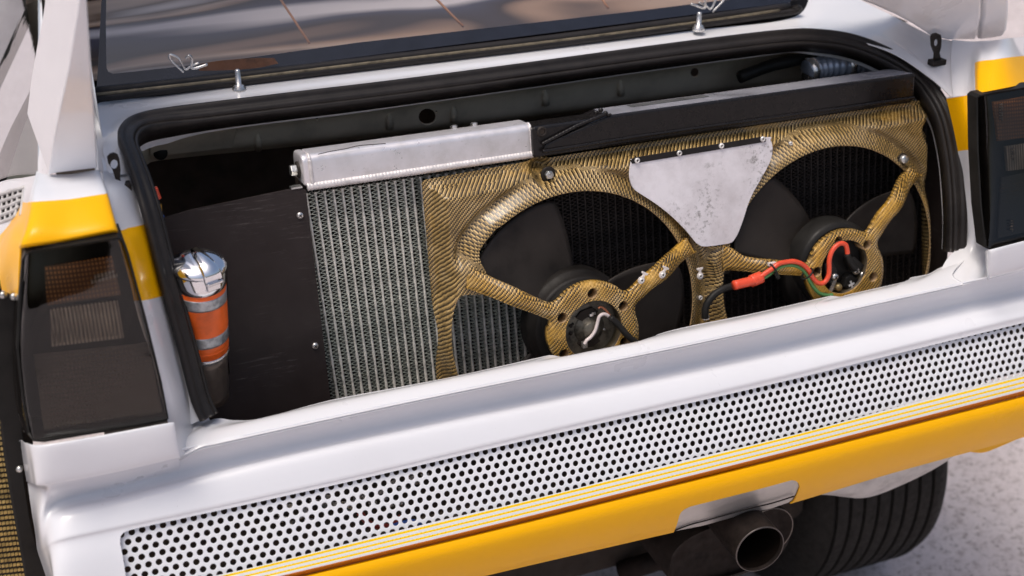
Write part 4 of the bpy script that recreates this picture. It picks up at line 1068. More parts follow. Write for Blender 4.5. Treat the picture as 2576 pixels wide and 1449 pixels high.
# top tank: a rounded box with a radiused lower back corner
HT = -.052
a0 = SI(783, 469, HT); a1 = SI(798, 388, HT); b0_ = SI(1343, 385, HT); b1_ = SI(1338, 312, HT)
ub = a0[0]; ue = b0_[0]; vb0 = (a0[1]+b0_[1])/2; vb1 = (a1[1]+b1_[1])/2
TD = .062
cs = []                                          # tank section (v, h)
for cx_, cy_, a_, b_ in ((vb1-.011, HT-.011, 0, 90), (vb1-.015, HT-TD+.015, 90, 180)):
    for k in range(6):
        t_ = math.radians(a_+(b_-a_)*k/5); r_ = .011 if a_ == 0 else .015
        if a_ == 0: cs.append((cx_+r_*math.sin(t_), cy_+r_*math.cos(t_)))
        else: cs.append((cx_+r_*math.sin(t_), cy_+r_*math.cos(t_)))
cs += [(vb0, HT-TD), (vb0, HT)]
nn = len(cs); vs = []
for u_ in (ub+.003, ub+.02, (ub+ue)/2, ue-.02, ue-.002): vs += [SL(u_, a, b) for a, b in cs]
fs = []
for i in range(4):
    for k in range(nn): fs.append((i*nn+k, i*nn+(k+1) % nn, (i+1)*nn+(k+1) % nn, (i+1)*nn+k))
fs += [tuple(range(nn))[::-1], tuple(range(4*nn, 5*nn))]
tk = finish('top_tank', mk(vs, fs), tank_mat, rad, bevel=0); sharp(tk, 40)
# end cap and its weld
def capm(u_, th, grow):
    vs = []; cv = (vb0+vb1)/2; ch = HT-TD/2
    for du in (0, th): vs += [SL(u_+du, cv+(a-cv)*grow, ch+(b-ch)*grow) for a, b in cs]
    return mk(vs, [(k, (k+1) % nn, (k+1) % nn+nn, k+nn) for k in range(nn)]+[tuple(range(nn))[::-1], tuple(range(nn, 2*nn))])
cp_ = finish('end_cap', capm(ub-.010, .013, 1.0), tank_mat, rad, bevel=.004, segs=3)
def bead(name, path, r, step, mat, par, flat=.75, amp=.07):
    m = MB(); n = int(sum((b-a).length for a, b in zip(path, path[1:]))/step); P_ = []
    L = [0]
    for a, b in zip(path, path[1:]): L.append(L[-1]+(b-a).length)
    def at(d):
        for i in range(len(path)-1):
            if d <= L[i+1] or i == len(path)-2:
                return path[i].lerp(path[i+1], (d-L[i])/max(1e-9, L[i+1]-L[i]))
    pts = []; rr = []
    for k in range(n*5+1):
        pts.append(at(L[-1]*k/(n*5))); ph = (k % 5)/5; rr.append(r*(1-amp+amp*math.sin(math.pi*(ph**.7))+random.uniform(-.02, .02)))
    m.tube(pts, rr, 10); return m.build(name, mat, par)
bead('weld_bead', [SL(ub-.006, vb0-.001, HT-.002), SL(ue-.001, vb0-.001, HT-.002)], .0062, .0052, weld_mat, rad)
bead('weld_bead', [SL(ub+.002, a, b) for a, b in cs[:6]+[]], .0026, .004, weld_mat, rad)
bead('weld_bead', [SL(ub+.002, vb0, HT-.0005), SL(ub+.002, vb1-.008, HT-.0005)], .0034, .005, weld_mat, rad)
bead('weld_bead', [SL(ue-.003, vb0, HT-.0005), SL(ue-.003, vb1-.010, HT-.0005)]+[SL(ue-.003, a, b) for a, b in cs[:6]], .0024, .004, weld_mat, rad)
# plug in the end cap and bracket
pc = SL(ub-.010, (vb0+vb1)/2-.002, HT-TD*.42)
m_ = MB(); m_.lathe(pc, V((-1, 0, 0)), [(.0125, -.002), (.0125, .003), (.011, .004), (.004, .004)], 24); bs = m_.build('plug_washer', steel_dark, rad)
m_ = MB(); m_.lathe(pc+V((-.004, 0, 0)), V((-1, 0, 0)), [(.0088, 0), (.0088, .008), (.0075, .0095), (0, .0095)], 6); m_.build('drain_plug', zinc, rad, smooth=False, bevel=.0006)
m_ = MB(); m_.box(S(744, 470, -.06), V((.008, 0, 0)), NO*.008, EV*.0012); m_.build('bracket_tab', zinc, rad, smooth=False)
for x, y in ((1170, 305), (1222, 298)):
    m_ = MB(); m_.lathe(SL(SI(x, y, HT)[0], vb1, HT-.055), EV, [(.006, -.01), (.006, .003), (.004, .004), (0, .004)], 6); m_.build('tank_stud', steel, rad, smooth=False)
# scratch along the top edge
m_ = MB(); m_.tube(px_spline([(800, 388), (830, 381), (870, 374), (905, 366), (970, 361)], 5, lambda a, b: S(a, b, HT)), [.0006]*21, 5)
m_.build('scratch', void_mat, tk)

# ------------------------------------------------------------------ black radiator with its welded tank
br = thing('radiator', 'black radiator with long black welded top tank, behind the two fans', 'radiator', S(1850, 800, HC))
core(br, u_split+TP, SI(2330, 560, HC)[0], tmd, fmd)
HB = -.035
q0 = SI(1368, 383, HB); q1 = SI(2302, 250, HB); t0_ = SI(1538, 286, HB); t1_ = SI(2300, 190, HB)
wv0 = SI(1348, 391, HB)[1]; wv1 = SI(2302, 256, HB)[1]
def boxpx(name, uL, uR, vL0, vR0, vL1, vR1, h, d, mat, par, bev=.004, uLt=None):
    A = [SL(uL, vL0, h), SL(uR, vR0, h), SL(uR, vR1, h), SL(uLt if uLt is not None else uL, vL1, h)]
    m = MB(); m.prism(A, -NO*d); return m.build(name, mat, par, smooth=False, bevel=bev)
uLb = SI(1345, 350, HB)[0]; uRb = SI(2302, 220, HB)[0]; uS = SI(1368, 365, HB)[0]; uT = SI(1530, 284, HB)[0]
vt = (t0_[1]+t1_[1])/2; vb_ = (wv0+wv1)/2
A = [SL(uS, vb_+.006, HB), SL(uRb, vb_+.006, HB), SL(uRb, vt, HB), SL(uT, vt, HB), SL(uS+.003, vb_+.018, HB)]
m_ = MB(); m_.prism(A, -NO*.066); bt = m_.build('top_tank', enamel, br, smooth=False, bevel=.004, segs=3)
v2 = SI(1345, 304, HB)[1]
m_ = MB(); m_.prism([SL(uT+.004, vt+.0004, HB-.005), SL(uRb-.004, vt+.0004, HB-.005), SL(uRb-.004, vt+.0004, HB-.062), SL(uT+.004, vt+.0004, HB-.062)], EV*.0006); m_.build('tank_top_sheen', simple('dust_and_sky_sheen', (.36, .36, .40), .25, coat=.5, nscale=12, var=.4), br, smooth=False)  # pale strip: settled dust plus sky sheen put into its colour
v2 = min(v2, vt-.003)
m_ = MB(); m_.prism([SL(uLb, vb_-.004, HB-.006), SL(uRb-.001, vb_-.004, HB-.006), SL(uRb-.001, vb_+.02, HB-.006), SL(uT+.03, vb_+.02, HB-.006), SL(uT+.012, v2, HB-.006), SL(uLb, v2, HB-.006)], -NO*.052); m_.build('tank_end', enamel, br, smooth=False, bevel=.004, segs=3)
m_ = MB(); m_.prism([SL(uLb-.016, v2-.02, HB-.040), SL(uLb-.001, v2-.055, HB-.040), SL(uLb-.001, v2-.002, HB-.040), SL(uLb-.004, v2+.002, HB-.040), SL(uLb-.016, v2+.002, HB-.040)], -NO*.003); m_.build('tank_tab', enamel, br, smooth=False, bevel=.001)
bead('weld_bead', [S(1366, 381, HB+.001), S(1600, 344, HB+.001), S(1932, 297, HB+.001), S(2300, 246, HB+.001)], .0030, .006, enamel, br)
bead('weld_bead', [S(1364, 362, HB-.002), S(1450, 317, HB-.002), S(1528, 284, HB-.001)], .0030, .006, enamel, br)
m_ = MB(); m_.lathe(S(1363, 331, HB-.006), NO, [(.0042, .001), (.0048, .003), (.0075, .003), (.0085, .0)], 24); m_.build('threaded_boss', steel_dark, br)
m_ = MB(); m_.lathe(S(1363, 331, HB-.004), NO, [(0, .0005), (.0042, .0005)], 20); m_.build('boss_hole', void_mat, br)
m_ = MB(); ff_ = SI(1600, 262, HB)[0]
m_.prism([SL(uT+.06, vt+.0014, HB-.035), SL(uT+.20, vt+.0014, HB-.035), SL(uT+.20, vt+.0014, HB-.055), SL(uT+.06, vt+.0014, HB-.055)], EV*.0006); m_.build('foil_label', simple('grey_foil', (.10, .10, .10), .5), br, smooth=False)
m_ = MB()
for k, (x, y, r) in enumerate(((1500, 283, .003), (1512, 277, .004), (1524, 285, .004), (1530, 290, .0025), (1536, 288, .002))): m_.lathe(S(x, y, HB), NO, [(r, -.002), (r*.8, r*.4), (0, r*.6)], 10)
m_.build('weld_spatter', enamel, br)

# ------------------------------------------------------------------ fan shroud
sh = thing('fan_shroud', 'gold and black woven composite shroud framing both fans', 'fan shroud', S(1780, 810, 0))
def reliefmesh(outline, holes, hf, step=.006, uvf=None, extra=()):
    out = densify(outline, step); hs = [densify(h, step) for h in holes]
    us = [p[0] for p in out]; vs_ = [p[1] for p in out]
    g = []; y = min(vs_)+step*.5; r_ = 0
    while y < max(vs_):
        x = min(us)+step*(.5 if r_ % 2 else 0)+.0001
        while x < max(us):
            if pip(x, y, out) and not any(pip(x, y, h) for h in hs): g.append((x, y))
            x += step
        y += step*.87; r_ += 1
    rings = []
    vv, ff = cdt(out, hs, rings, g+list(extra))
    used = sorted({i for f, _, _ in ff for i in f}); mp = {a: b for b, a in enumerate(used)}
    P3 = []; NR = []; UV = []; e = .0012
    for i in used:
        x, y = vv[i].x, vv[i].y; h = hf(x, y); P3.append(SL(x, y, h)); UV.append(uvf(x, y, h) if uvf else (x+h*.7, y+h*.5))
        gx = (hf(x+e, y)-hf(x-e, y))/(2*e); gy = (hf(x, y+e)-hf(x, y-e))/(2*e)
        NR.append((NO-AX*gx-EV*gy).normalized())
    return P3, [tuple(mp[i] for i in f) for f, _, _ in ff], NR, UV
def sstep(x, a=0.0, b=1.0):
    t = max(0, min(1, (x-a)/(b-a))); return t*t*(3-2*t)
def dist_poly(x, y, pl):
    d = 9
    for i in range(len(pl)):
        ax_, ay = pl[i]; bx, by = pl[(i+1) % len(pl)]; vx, vy = bx-ax_, by-ay; l2 = vx*vx+vy*vy+1e-12
        t = max(0, min(1, ((x-ax_)*vx+(y-ay)*vy)/l2)); dd = math.hypot(x-ax_-vx*t, y-ay-vy*t)
        if dd < d: d = dd
    return d
HF = -.050
op = [(1062, 462), (1066, 456), (1075, 452), (1200, 430), (1370, 399), (1600, 362), (1800, 331), (2000, 302), (2200, 272), (2300, 254), (2318, 254), (2328, 266), (2331, 285), (2326, 300), (2320, 308), (2316, 318), (2322, 330), (2329, 342), (2327, 420), (2325, 520), (2326, 640), (2330, 760)]
out_o = [SI(a, b, HF) for a, b in op]
vbm = SI(1110, 1010, HF)[1]
out_o = out_o+[(out_o[-1][0], vbm), (SI(1108, 1010, HF)[0]-.004, vbm), SI(1093, 820, HF), SI(1076, 620, HF)]
RF = .2105
FLc = (0.0, 0.0); FRc = (SI(2086, 671)[0], SI(2086, 671)[1])
def circ(c, r, n=96, a0=0): return [(c[0]+r*math.cos(2*math.pi*k/n), c[1]+r*math.sin(2*math.pi*k/n)) for k in range(n)]
BP = SI(1378, 437, -.02)
RTS = [SI(1196, 700, 0), SI(1826, 650, 0)]
def hsh(x, y):
    d = dist_poly(x, y, out_o)
    e = min(dist_poly(x, y, holeL) if x < .3 else 9, math.hypot(x-FRc[0], y-FRc[1])-RF)
    inner = -.012                                # the raised pan
    if e < .05:
        lipz = .002-.022*sstep(e, 0.0, .030); t = sstep(e, .028, .038); inner = lipz*(1-t)+inner*t
    base = HF+(inner-HF)*max(sstep(d, .005, .028), 1-sstep(e, .001, .016))
    r = math.hypot((x-BP[0]), (y-BP[1])); base -= .022*(1-sstep(r, .008, .024))
    for q_ in RTS:
        r = math.hypot(x-q_[0], y-q_[1]); base += max(0, .004-base)*(1-sstep(r, .014, .045))
    return base
lowL = min(out_o, key=lambda p: p[1])[1]
holeR = circ(FRc, RF)
tr = [(1246, 576), (1221, 606), (1205, 632), (1207, 656), (1219, 681), (1228, 700), (1230, 726), (1216, 738), (1192, 741), (1166, 741), (1152, 752), (1143, 774), (1138, 800), (1135, 844), (1139, 892), (1149, 935), (1158, 965)]
tr = [SI(a, b_, 0) for a, b_ in tr]
a_first = math.atan2(tr[0][1], tr[0][0]); a_last = math.atan2(tr[-1][1], tr[-1][0])-(0 if tr[-1][1] > 0 else 0)
angs = [a_last+(a_first-a_last)*k/72 for k in range(1, 72)]
holeL = [(p_.x, p_.y) for p_ in spline([V((x, y, 0)) for x, y in tr], 3)]+[(RF*math.cos(a), RF*math.sin(a)) for a in angs]
def ein(x, y, pl):
    return dist_poly(x, y, pl)
def offs(pl, r):
    out = []; n = len(pl)
    for i in range(0, n, 2):
        a, c = pl[i-1], pl[(i+1) % n]; dx, dy = c[0]-a[0], c[1]-a[1]; l = math.hypot(dx, dy)+1e-9; nx, ny = -dy/l, dx/l
        if pip(pl[i][0]+nx*.001, pl[i][1]+ny*.001, pl): nx, ny = -nx, -ny
        out.append((pl[i][0]+nx*r, pl[i][1]+ny*r))
    return out
ex_ = [q for pl in (holeL, holeR) for r_ in (.004, .009, .015, .021, .027, .033, .040) for q in offs(pl, r_) if pip(q[0], q[1], out_o) and not pip(q[0], q[1], holeL) and not pip(q[0], q[1], holeR)]
def ruv(x, y, h):
    for c in (FLc, FRc):
        r = math.hypot(x-c[0], y-c[1]); a = math.atan2(y-c[1], x-c[0])
        if r-RF < .030 and (c is FRc or dist_poly(x, y, holeL) < .030) and not (c is FLc and abs(a) > 2.5): return (a*.225+3, r+h*.6)
    if x < -.235: return (-x+h*.8, y+h*.5)
    return (x+h*.7, y+h*.5)
shm_ = reliefmesh(out_o, [holeL, holeR], hsh, .0055, uvf=ruv, extra=ex_)
so = shell('shroud_panel', shm_[0], shm_[1], shm_[2], [0]*len(shm_[1]), weave, sh, .003, uvs=shm_[3])
# pale raw edge round each opening
edge_mat = simple('frayed_resin_edge', (.42, .27, .13), .6, nscale=120, var=.6)
for pl in (holeL, holeR):
    m_ = MB(); pc_ = [SL(x, y, .0005) for x, y in pl]; m_.tube(pc_+[pc_[0]], [.0007+.0003*random.random() for _ in range(len(pc_)+1)], 5, cap=False); m_.build('cut_edge', edge_mat, sh)
# hub mounts: ring and arms moulded in one
HH = .055
def mount(outline, holes, inner, name='motor_mount', rdist=.009):
    def hr_(x, y):
        rc = math.hypot(x-inner_c[0], y-inner_c[1]); return HH-.012-sstep(rc, .13, .215)*.042
    def itr(a, b):
        q = SI(a, b, HH-.008)
        for _ in range(5): q = SI(a, b, hr_(*q))
        return q
    ol = [itr(a, b) for a, b in outline]
    q = spline([V((x, y, 0)) for x, y in ol], 3, False); ol = [(p.x, p.y) for p in q]
    # the traced edge is the foot of the moulding: draw the face in a little
    n = len(ol); o2 = []
    for i in range(n):
        a, c = ol[i-1], ol[(i+1) % n]; dx, dy = c[0]-a[0], c[1]-a[1]; l = math.hypot(dx, dy)+1e-9
        nx, ny = -dy/l, dx/l
        if not pip(ol[i][0]+nx*.001, ol[i][1]+ny*.001, ol): nx, ny = -nx, -ny
        o2.append((ol[i][0]+nx*.0022, ol[i][1]+ny*.0022))
    ol = o2
    hs = [inner]+holes
    def hf(x, y):
        d = dist_poly(x, y, ol)
        k = sstep(d, -.004, rdist)
        tilt = 0
        rc = math.hypot(x-inner_c[0], y-inner_c[1]); far = sstep(rc, .10, .20)
        return HH-.002-(.007)*(1-k)-sstep(rc, .13, .215)*.042
    me = reliefmesh(ol, hs, hf, .0045)
    o = shell(name, me[0], me[1], me[2], [0]*len(me[1]), weave_arm, sh, .003, uvs=me[3])
    # skirts
    mm = MB()
    vs = []; n = len(ol)
    for x, y in ol:
        vs.append(SL(x, y, hf(x, y)+.0003))
    for x, y in ol:
        vs.append(SL(x, y, hf(x, y)-.010))
    mm.add(vs, [(i, (i+1) % n, (i+1) % n+n, i+n) for i in range(n)])
    me2 = mk(mm.v, mm.f); uvl = me2.uv_layers.new(name='UVMap')
    for lp_ in me2.loops:
        p = me2.vertices[lp_.vertex_index].co; i = lp_.vertex_index % n; uvl.data[lp_.index].uv = (p.x*1.2+p.z, p.z+(0 if lp_.vertex_index < n else .0))
    finish('mount_skirt', me2, weave_arm, o, solid=.001)
    for h in hs:
        m3 = MB(); k = len(h)
        m3.add([SL(x, y, HH-.0035) for x, y in h]+[SL(x, y, HH-.030) for x, y in h], [(i, (i+1) % k, (i+1) % k+k, i+k) for i in range(k)])
        m3.build('bore', simple_bore if h is inner else edge_mat, o, solid=.0008)
        pr = [SL(x, y, HH-.0036) for x, y in h]; m4 = MB(); m4.tube(pr+[pr[0]], .0006, 5, cap=False); m4.build('bore_rim', edge_mat, o)
    return o
simple_bore = simple('dark_bore', (.06, .045, .025), .5)
inner_c = SI(1496, 832, HH); rin = SI(1567, 832, HH)[0]-inner_c[0]
HRl = SI(1571.5, 817, HH)
r6 = math.hypot(SI(1571.5, 773, HH)[0]-inner_c[0], SI(1571.5, 773, HH)[1]-inner_c[1])
rh = .0088
holesL = [circ((inner_c[0]+r6*math.cos(math.radians(90+60*k)), inner_c[1]+r6*math.sin(math.radians(90+60*k))), rh, 18) for k in range(6)]
spL = [(1176, 668), (1222, 686), (1250, 699), (1300, 721), (1345, 743), (1378, 757), (1392, 757), (1403, 748), (1420, 731), (1442, 716), (1466, 706), (1494, 702), (1522, 705), (1547, 714), (1562, 725), (1574, 729), (1587, 721), (1620, 689), (1660, 653), (1695, 623), (1721, 600), (1728, 599), (1745, 628), (1746, 637), (1700, 674), (1650, 719), (1612, 752), (1600, 764), (1597, 778), (1602, 800), (1606, 826), (1604, 856), (1594, 885), (1575, 915), (1548, 938), (1516, 952), (1484, 954), (1450, 946), (1418, 928), (1394, 904), (1378, 876), (1371, 848), (1372, 824), (1378, 810), (1366, 801), (1300, 777), (1236, 751), (1198, 737), (1166, 724)]
mtL = mount(spL, holesL, circ(inner_c, rin, 48))
cL = inner_c
R4 = [SI(2112, 608, HH), SI(2184, 617, HH), SI(2199, 698, HH), SI(2058, 685, HH)]
# least-squares circle through the four visible holes
import itertools
def fitc(p):
    best = None
    for a, b, c in itertools.combinations(p, 3):
        d = 2*(a[0]*(b[1]-c[1])+b[0]*(c[1]-a[1])+c[0]*(a[1]-b[1]))
        ux = ((a[0]**2+a[1]**2)*(b[1]-c[1])+(b[0]**2+b[1]**2)*(c[1]-a[1])+(c[0]**2+c[1]**2)*(a[1]-b[1]))/d
        uy = ((a[0]**2+a[1]**2)*(c[0]-b[0])+(b[0]**2+b[1]**2)*(a[0]-c[0])+(c[0]**2+c[1]**2)*(b[0]-a[0]))/d
        print('circ', round(ux, 4), round(uy, 4), round(math.hypot(a[0]-ux, a[1]-uy), 4))
fitc(R4); print('left centre', cL, 'r6', r6, 'rin', rin)
for p in R4: print('ang', math.degrees(math.atan2(p[1]-cL[1], p[0]-cL[0]-.478)), math.hypot(p[1]-cL[1], p[0]-cL[0]-.478))
inner_c = SI(2127, 673, HH)
holesR = [circ(p, rh, 18) for p in R4]
ang = [math.radians(-75), math.radians(-130)]
holesR += [circ((inner_c[0]+r6*math.cos(a), inner_c[1]+r6*math.sin(a)), rh, 18) for a in ang]
spR = [(1812, 612), (1842, 622), (1864, 637), (1892, 645), (1950, 651), (2022, 658), (2032, 655), (2038, 640), (2052, 616), (2072, 596), (2096, 580), (2122, 573), (2148, 573), (2166, 578), (2176, 581), (2184, 573), (2210, 531), (2252, 466), (2276, 430), (2283, 418), (2290, 418), (2313, 438), (2314, 444), (2277, 498), (2243, 549), (2214, 592), (2206, 608), (2208, 622), (2217, 642), (2221, 668), (2219, 698), (2211, 726), (2196, 752), (2172, 774), (2142, 786), (2112, 788), (2080, 780), (2054, 764), (2036, 742), (2026, 718), (2023, 704), (2016, 696), (1950, 692), (1862, 683), (1812, 682)]
mtR = mount(spR, holesR, circ(inner_c, rin*.96, 48))
cR = inner_c

# cover plate
cpo = [(1588, 408), (1592, 402), (1600, 399), (1760, 372), (1925, 346), (1938, 352), (1943, 366), (1943, 384), (1936, 410), (1918, 444), (1896, 482), (1882, 514), (1870, 552), (1858, 584), (1848, 602), (1838, 611), (1812, 616), (1790, 619), (1772, 620), (1760, 617), (1748, 607), (1726, 580), (1692, 546), (1652, 514), (1612, 488), (1596, 476), (1588, 462), (1584, 440)]
cvp = thing('cover_plate', 'scuffed white tapered flap riveted between the two fans', 'plate', S(1765, 618, .01))
q = px_spline(cpo, 3, lambda a, b: S(a, b, .006), True)
m_ = MB(); m_.prism(q, -NO*.003); m_.build('flap', cover_mat, cvp, smooth=False, bevel=.0012)
m_ = MB(); m_.prism([S(a, b, .0075) for a, b in ((1590, 412), (1588, 405), (1592, 399), (1600, 396), (1918, 344), (1926, 346), (1928, 352), (1926, 357), (1600, 411))], -NO*.0025); st_ = m_.build('clamp_strip', simple('black_strip', (.02, .018, .018), .5), cvp, smooth=False, bevel=.0005)
def rivet(x, y, h, par, r=.0045, name='rivet', mat=None):
    c = S(x, y, h); m = MB(); m.lathe(c, NO, [(r*.36, .0005), (r*.42, .0022), (r*.7, .0024), (r, .001), (r, -.001)], 18); o = m.build(name, mat or simple_rivet, par)
    m = MB(); m.lathe(c, NO, [(0, .0008), (r*.38, .0008)], 12); m.build('rivet_core', void_mat, o); return o
simple_rivet = simple('bright_rivet', (.74, .72, .70), .35, .3)
for x, y in ((1603, 404), (1709, 385.5), (1815, 367), (1919, 350)): rivet(x, y, .008, cvp)
# shroud fixings
screwb = MB(); c = S(1378, 438, -.030)
m_ = MB(); m_.lathe(c, NO, [(.0115, -.002), (.0125, .0015), (.0105, .003), (.006, .003)], 28); ws = m_.build('bolt_washer', steel_dark, sh)
m_ = MB(); m_.lathe(c+NO*.002, NO, [(.0072, 0), (.0072, .006), (.0062, .0075), (0, .0078)], 6); m_.build('bolt', zinc, sh, smooth=False, bevel=.0006)
m_ = MB(); m_.lathe(c+NO*.0095, NO, [(.0035, .0004), (.0042, .0006), (.0042, 0)], 12); m_.build('head_mark', zinc, ws)
c = S(2275, 401, .004); m_ = MB(); m_.lathe(c, NO, [(.0075, -.004), (.0075, .002), (.0055, .0035), (0, .004)], 20); m_.build('bolt', zinc, sh)
m_ = MB(); m_.lathe(c+NO*-.004, NO, [(.010, -.002), (.010, .0005), (.006, .0006)], 20); m_.build('bolt_washer', steel_dark, sh)
for x, y in ((1833, 353), (1989, 361)):
    rivet(x, y, hsh(*SI(x, y, -.02))+.001, sh, .0035)
m_ = MB(); m_.lathe(S(1828, 676, -.002), NO, [(.010, .001), (.0105, -.001), (.006, .0012), (0, .0012)], 20); m_.build('dark_plug', simple('dark_plug', (.03, .022, .015), .4), sh)
for x, y in ((1652, 538), (1690, 552+20), (1739, 604)):
    m_ = MB(); m_.lathe(S(x+20, y-12, -.016), NO, [(.0035, .001), (.004, 0)], 12); 

# cable clips
def clip(x, y, ang, h, par, label=None):
    c = S(x, y, h); a = AX*math.cos(ang)+EV*math.sin(ang); b = NO.cross(a)
    m = MB()
    k = .00072
    pr = [(-5, -7), (-8, -2), (-7, 4), (-3, 8), (-3, 13), (-8, 15), (-8, 19), (8, 19), (8, 15), (3, 13), (3, 8), (7, 4), (8, -2), (5, -7), (0, -9)]
    m.prism([c+b*(p[0]*k*1.0)*-1+a*(p[1]*k) for p in pr], NO*.003)
    o = m.build('cable_clip', plastic_white, par, smooth=False, bevel=.0006)
    m = MB(); m.lathe(c+NO*.003, NO, [(0, .0015), (.0016, .0015), (.0020, .0022), (.0032, .0022), (.0042, .0008), (.0042, -.001)], 16); m.build('clip_rivet', simple_rivet, o)
    m = MB(); m.lathe(c+NO*.003, NO, [(0, .0019), (.0015, .0019)], 10); m.build('rivet_core', void_mat, o)
clip(1612, 704, math.radians(58), .0555, sh); clip(1665, 690, math.radians(58), .052, sh)
clip(1760, 693, math.radians(92), .004, sh)
rivet(1762, 749, -.012, sh, .0040); 
m_ = MB(); m_.box(S(1775, 798, .0), AX*.005, EV*.004, NO*.004); m_.build('cable_mount', plastic_white, sh, smooth=False, bevel=.001)

# ------------------------------------------------------------------ fans
def blade_mesh(c, a0, a1, d0=0, d1=0, r0=.07, r1=.200, n=16, m=16, h0=-.012, pitch_=.030):
    vs = []; fs = []
    for i in range(m+1):
        t = i/m; r = r0+(r1-r0)*t
        w0 = a0+d0*(1-t)**1.2; w1 = a1+d1*(1-t)**1.2
        for j in range(n+1):
            s_2 = j/n; a = w0+(w1-w0)*s_2
            rr = r
            if t > .85: rr = r-.006*(abs(s_2-.5)*2)**4*(t-.85)/.15
            h = h0+pitch_*(s_2-.5)*(1-.25*t)-.004*math.sin(s_2*math.pi)
            vs.append(SL(c[0]+rr*math.cos(a), c[1]+rr*math.sin(a), h))
    for i in range(m):
        for j in range(n): fs.append((i*(n+1)+j, i*(n+1)+j+1, (i+1)*(n+1)+j+1, (i+1)*(n+1)+j))
    return mk(vs, fs)
def fan(c, cc, label, blades, group='cooling fans behind the shroud'):
    t = thing('cooling_fan', label, 'fan', SL(c[0], c[1], -.02), group)
    for bl in blades:
        finish('blade', blade_mesh(c, *[math.radians(q) for q in bl]), blade_mat, t, solid=.003, bevel=0, offset=0)
    m = MB()
    hc_ = SL(c[0]+.003, c[1]-.005, 0)
    m.lathe(hc_, NO, [(.088, -.03), (.088, -.008), (.086, -.003), (.082, .000), (.0805, .010), (.078, .014), (.074, .016), (.05, .018), (0, .018)], 56)
    hub = m.build('fan_hub', simple_hub, t); sharp(hub, 50)
    # motor can behind the ring
    m = MB(); hc2 = SL(cc[0], cc[1], .0)
    m.lathe(hc2, NO, [(.074, -.01), (.074, .026), (.070, .031), (.064, .033)], 40); m.build('motor_can', black_plastic, t)
    m = MB(); m.lathe(hc2, NO, [(.068, .030), (.0, .030)], 40)
    return t, hc2, m
simple_hub = simple('scuffed_hub_plastic', (.012, .010, .009), .6, nscale=18, var=.5, spec=.25)
fl, hL, mL = fan(FLc, cL, 'left cooling fan, open motor face with a white lead', [(95, 152, -13, 0), (-42, 20, 0, 27), (215, 268, 0, 15)])
fr_, hR, mR = fan(FRc, cR, 'right cooling fan, black motor face marked with a plus sign', [(120, 164, -16, 5), (-4, 36, 0, 37), (235, 285, 0, 30)])
mf = mL.build('motor_face', cast_grey, fl, smooth=True)
mf2 = mR.build('motor_face', black_plastic, fr_)
def onm(hc, x, y, h): return S(x, y, h)
m_ = MB(); m_.lathe(S(1482, 825, .030), NO, [(.026, 0), (.024, .003), (.016, .005), (.015, .010), (.011, .013), (0, .0135)], 28); m_.build('bearing_boss', cast_grey, fl)
m_ = MB(); m_.prism([S(a, b, .034) for a, b in ((1449, 800), (1462, 784), (1490, 773), (1505, 782), (1500, 795), (1480, 800), (1466, 810))], -NO*.006); m_.build('brush_slot', void_mat, fl, smooth=False, bevel=.001)
m_ = MB(); m_.prism([S(a, b, .034) for a, b in ((1454, 866), (1462, 850), (1492, 836), (1511, 858), (1492, 872), (1465, 876))], -NO*.006); m_.build('brush_slot', void_mat, fl, smooth=False, bevel=.001)
for x, y, r in ((1436, 820, .003), (1436, 839, .003), (1441, 815, .002), (1519, 829, .0025)):
    m_ = MB(); m_.lathe(S(x, y, .031), NO, [(0, .001), (r, .001), (r, -.001)], 12); m_.build('vent_hole', void_mat if x < 1500 else steel, fl)
cable('white_lead', [(1470, 866), (1476, 856), (1486, 848), (1497, 832), (1503, 812), (1508, 796), (1518, 790), (1528, 793), (1537, 801)], .0028, wire_white, fl, fn=lambda a, b: S(a, b, .047))
cable('copper_lead', [(1505, 776), (1512, 772), (1522, 778), (1530, 788), (1540, 799)], .0018, copper, fl, fn=lambda a, b: S(a, b, .046))
m_ = MB(); m_.box(S(1470, 867, .044), AX*.004, EV*.005, NO*.004); m_.build('lead_terminal', steel, fl, smooth=False, bevel=.0008)
cable('black_sleeve', [(1535, 799), (1552, 813), (1568, 832), (1585, 850), (1605, 866), (1635, 886)], .0052, black_plastic, fl, fn=lambda a, b: S(a, b, .062))
for x, y in ((1487, 792), (1493, 788)):
    m_ = MB(); m_.box(S(x, y, .036), AX*.003, EV*.002, NO*.002); m_.build('brush_clip', steel, fl, smooth=False)
# right motor face
for pts, mt in (([(2075, 663), (2092, 655), (2108, 680), (2098, 720), (2080, 710)], black_plastic), ([(2128, 700), (2140, 690), (2166, 706), (2150, 735), (2122, 722)], black_plastic), ([(2130, 655), (2150, 645), (2176, 668), (2160, 690), (2140, 684)], black_plastic)):
    m_ = MB(); m_.prism([S(a, b, .044) for a, b in pts], -NO*.012); m_.build('brush_holder', mt, fr_, smooth=False, bevel=.002)
for x, y, r in ((2101, 697, .0062), (2154, 682, .0062)): screw(x, y, .046, fr_, r, steel)
sc_ = screw(2170, 690.5, .044, fr_, .005, steel, cross=False)
m_ = MB(); m_.box(S(2170, 690.5, .0475), (EV+AX*.35).normalized()*.0042, AX*.0006, NO*.0004); m_.build('straight_slot', void_mat, sc_, smooth=False)
m_ = MB(); m_.prism([S(a, b, .046) for a, b in ((2098, 703), (2105, 704), (2096, 730), (2088, 738), (2084, 736))], -NO*.002); m_.build('terminal_strip', steel, fr_, smooth=False)
m_ = MB(); m_.lathe(S(2108, 722, .044), NO, [(0, .006), (.005, .0055), (.0065, .003), (.007, -.01)], 18); m_.build('brass_stud', simple('brass', (.35, .26, .12), .4, .7), fr_)
m_ = MB(); c = S(2142, 716, .0455); a = (AX+EV*.3).normalized(); b = NO.cross(a)
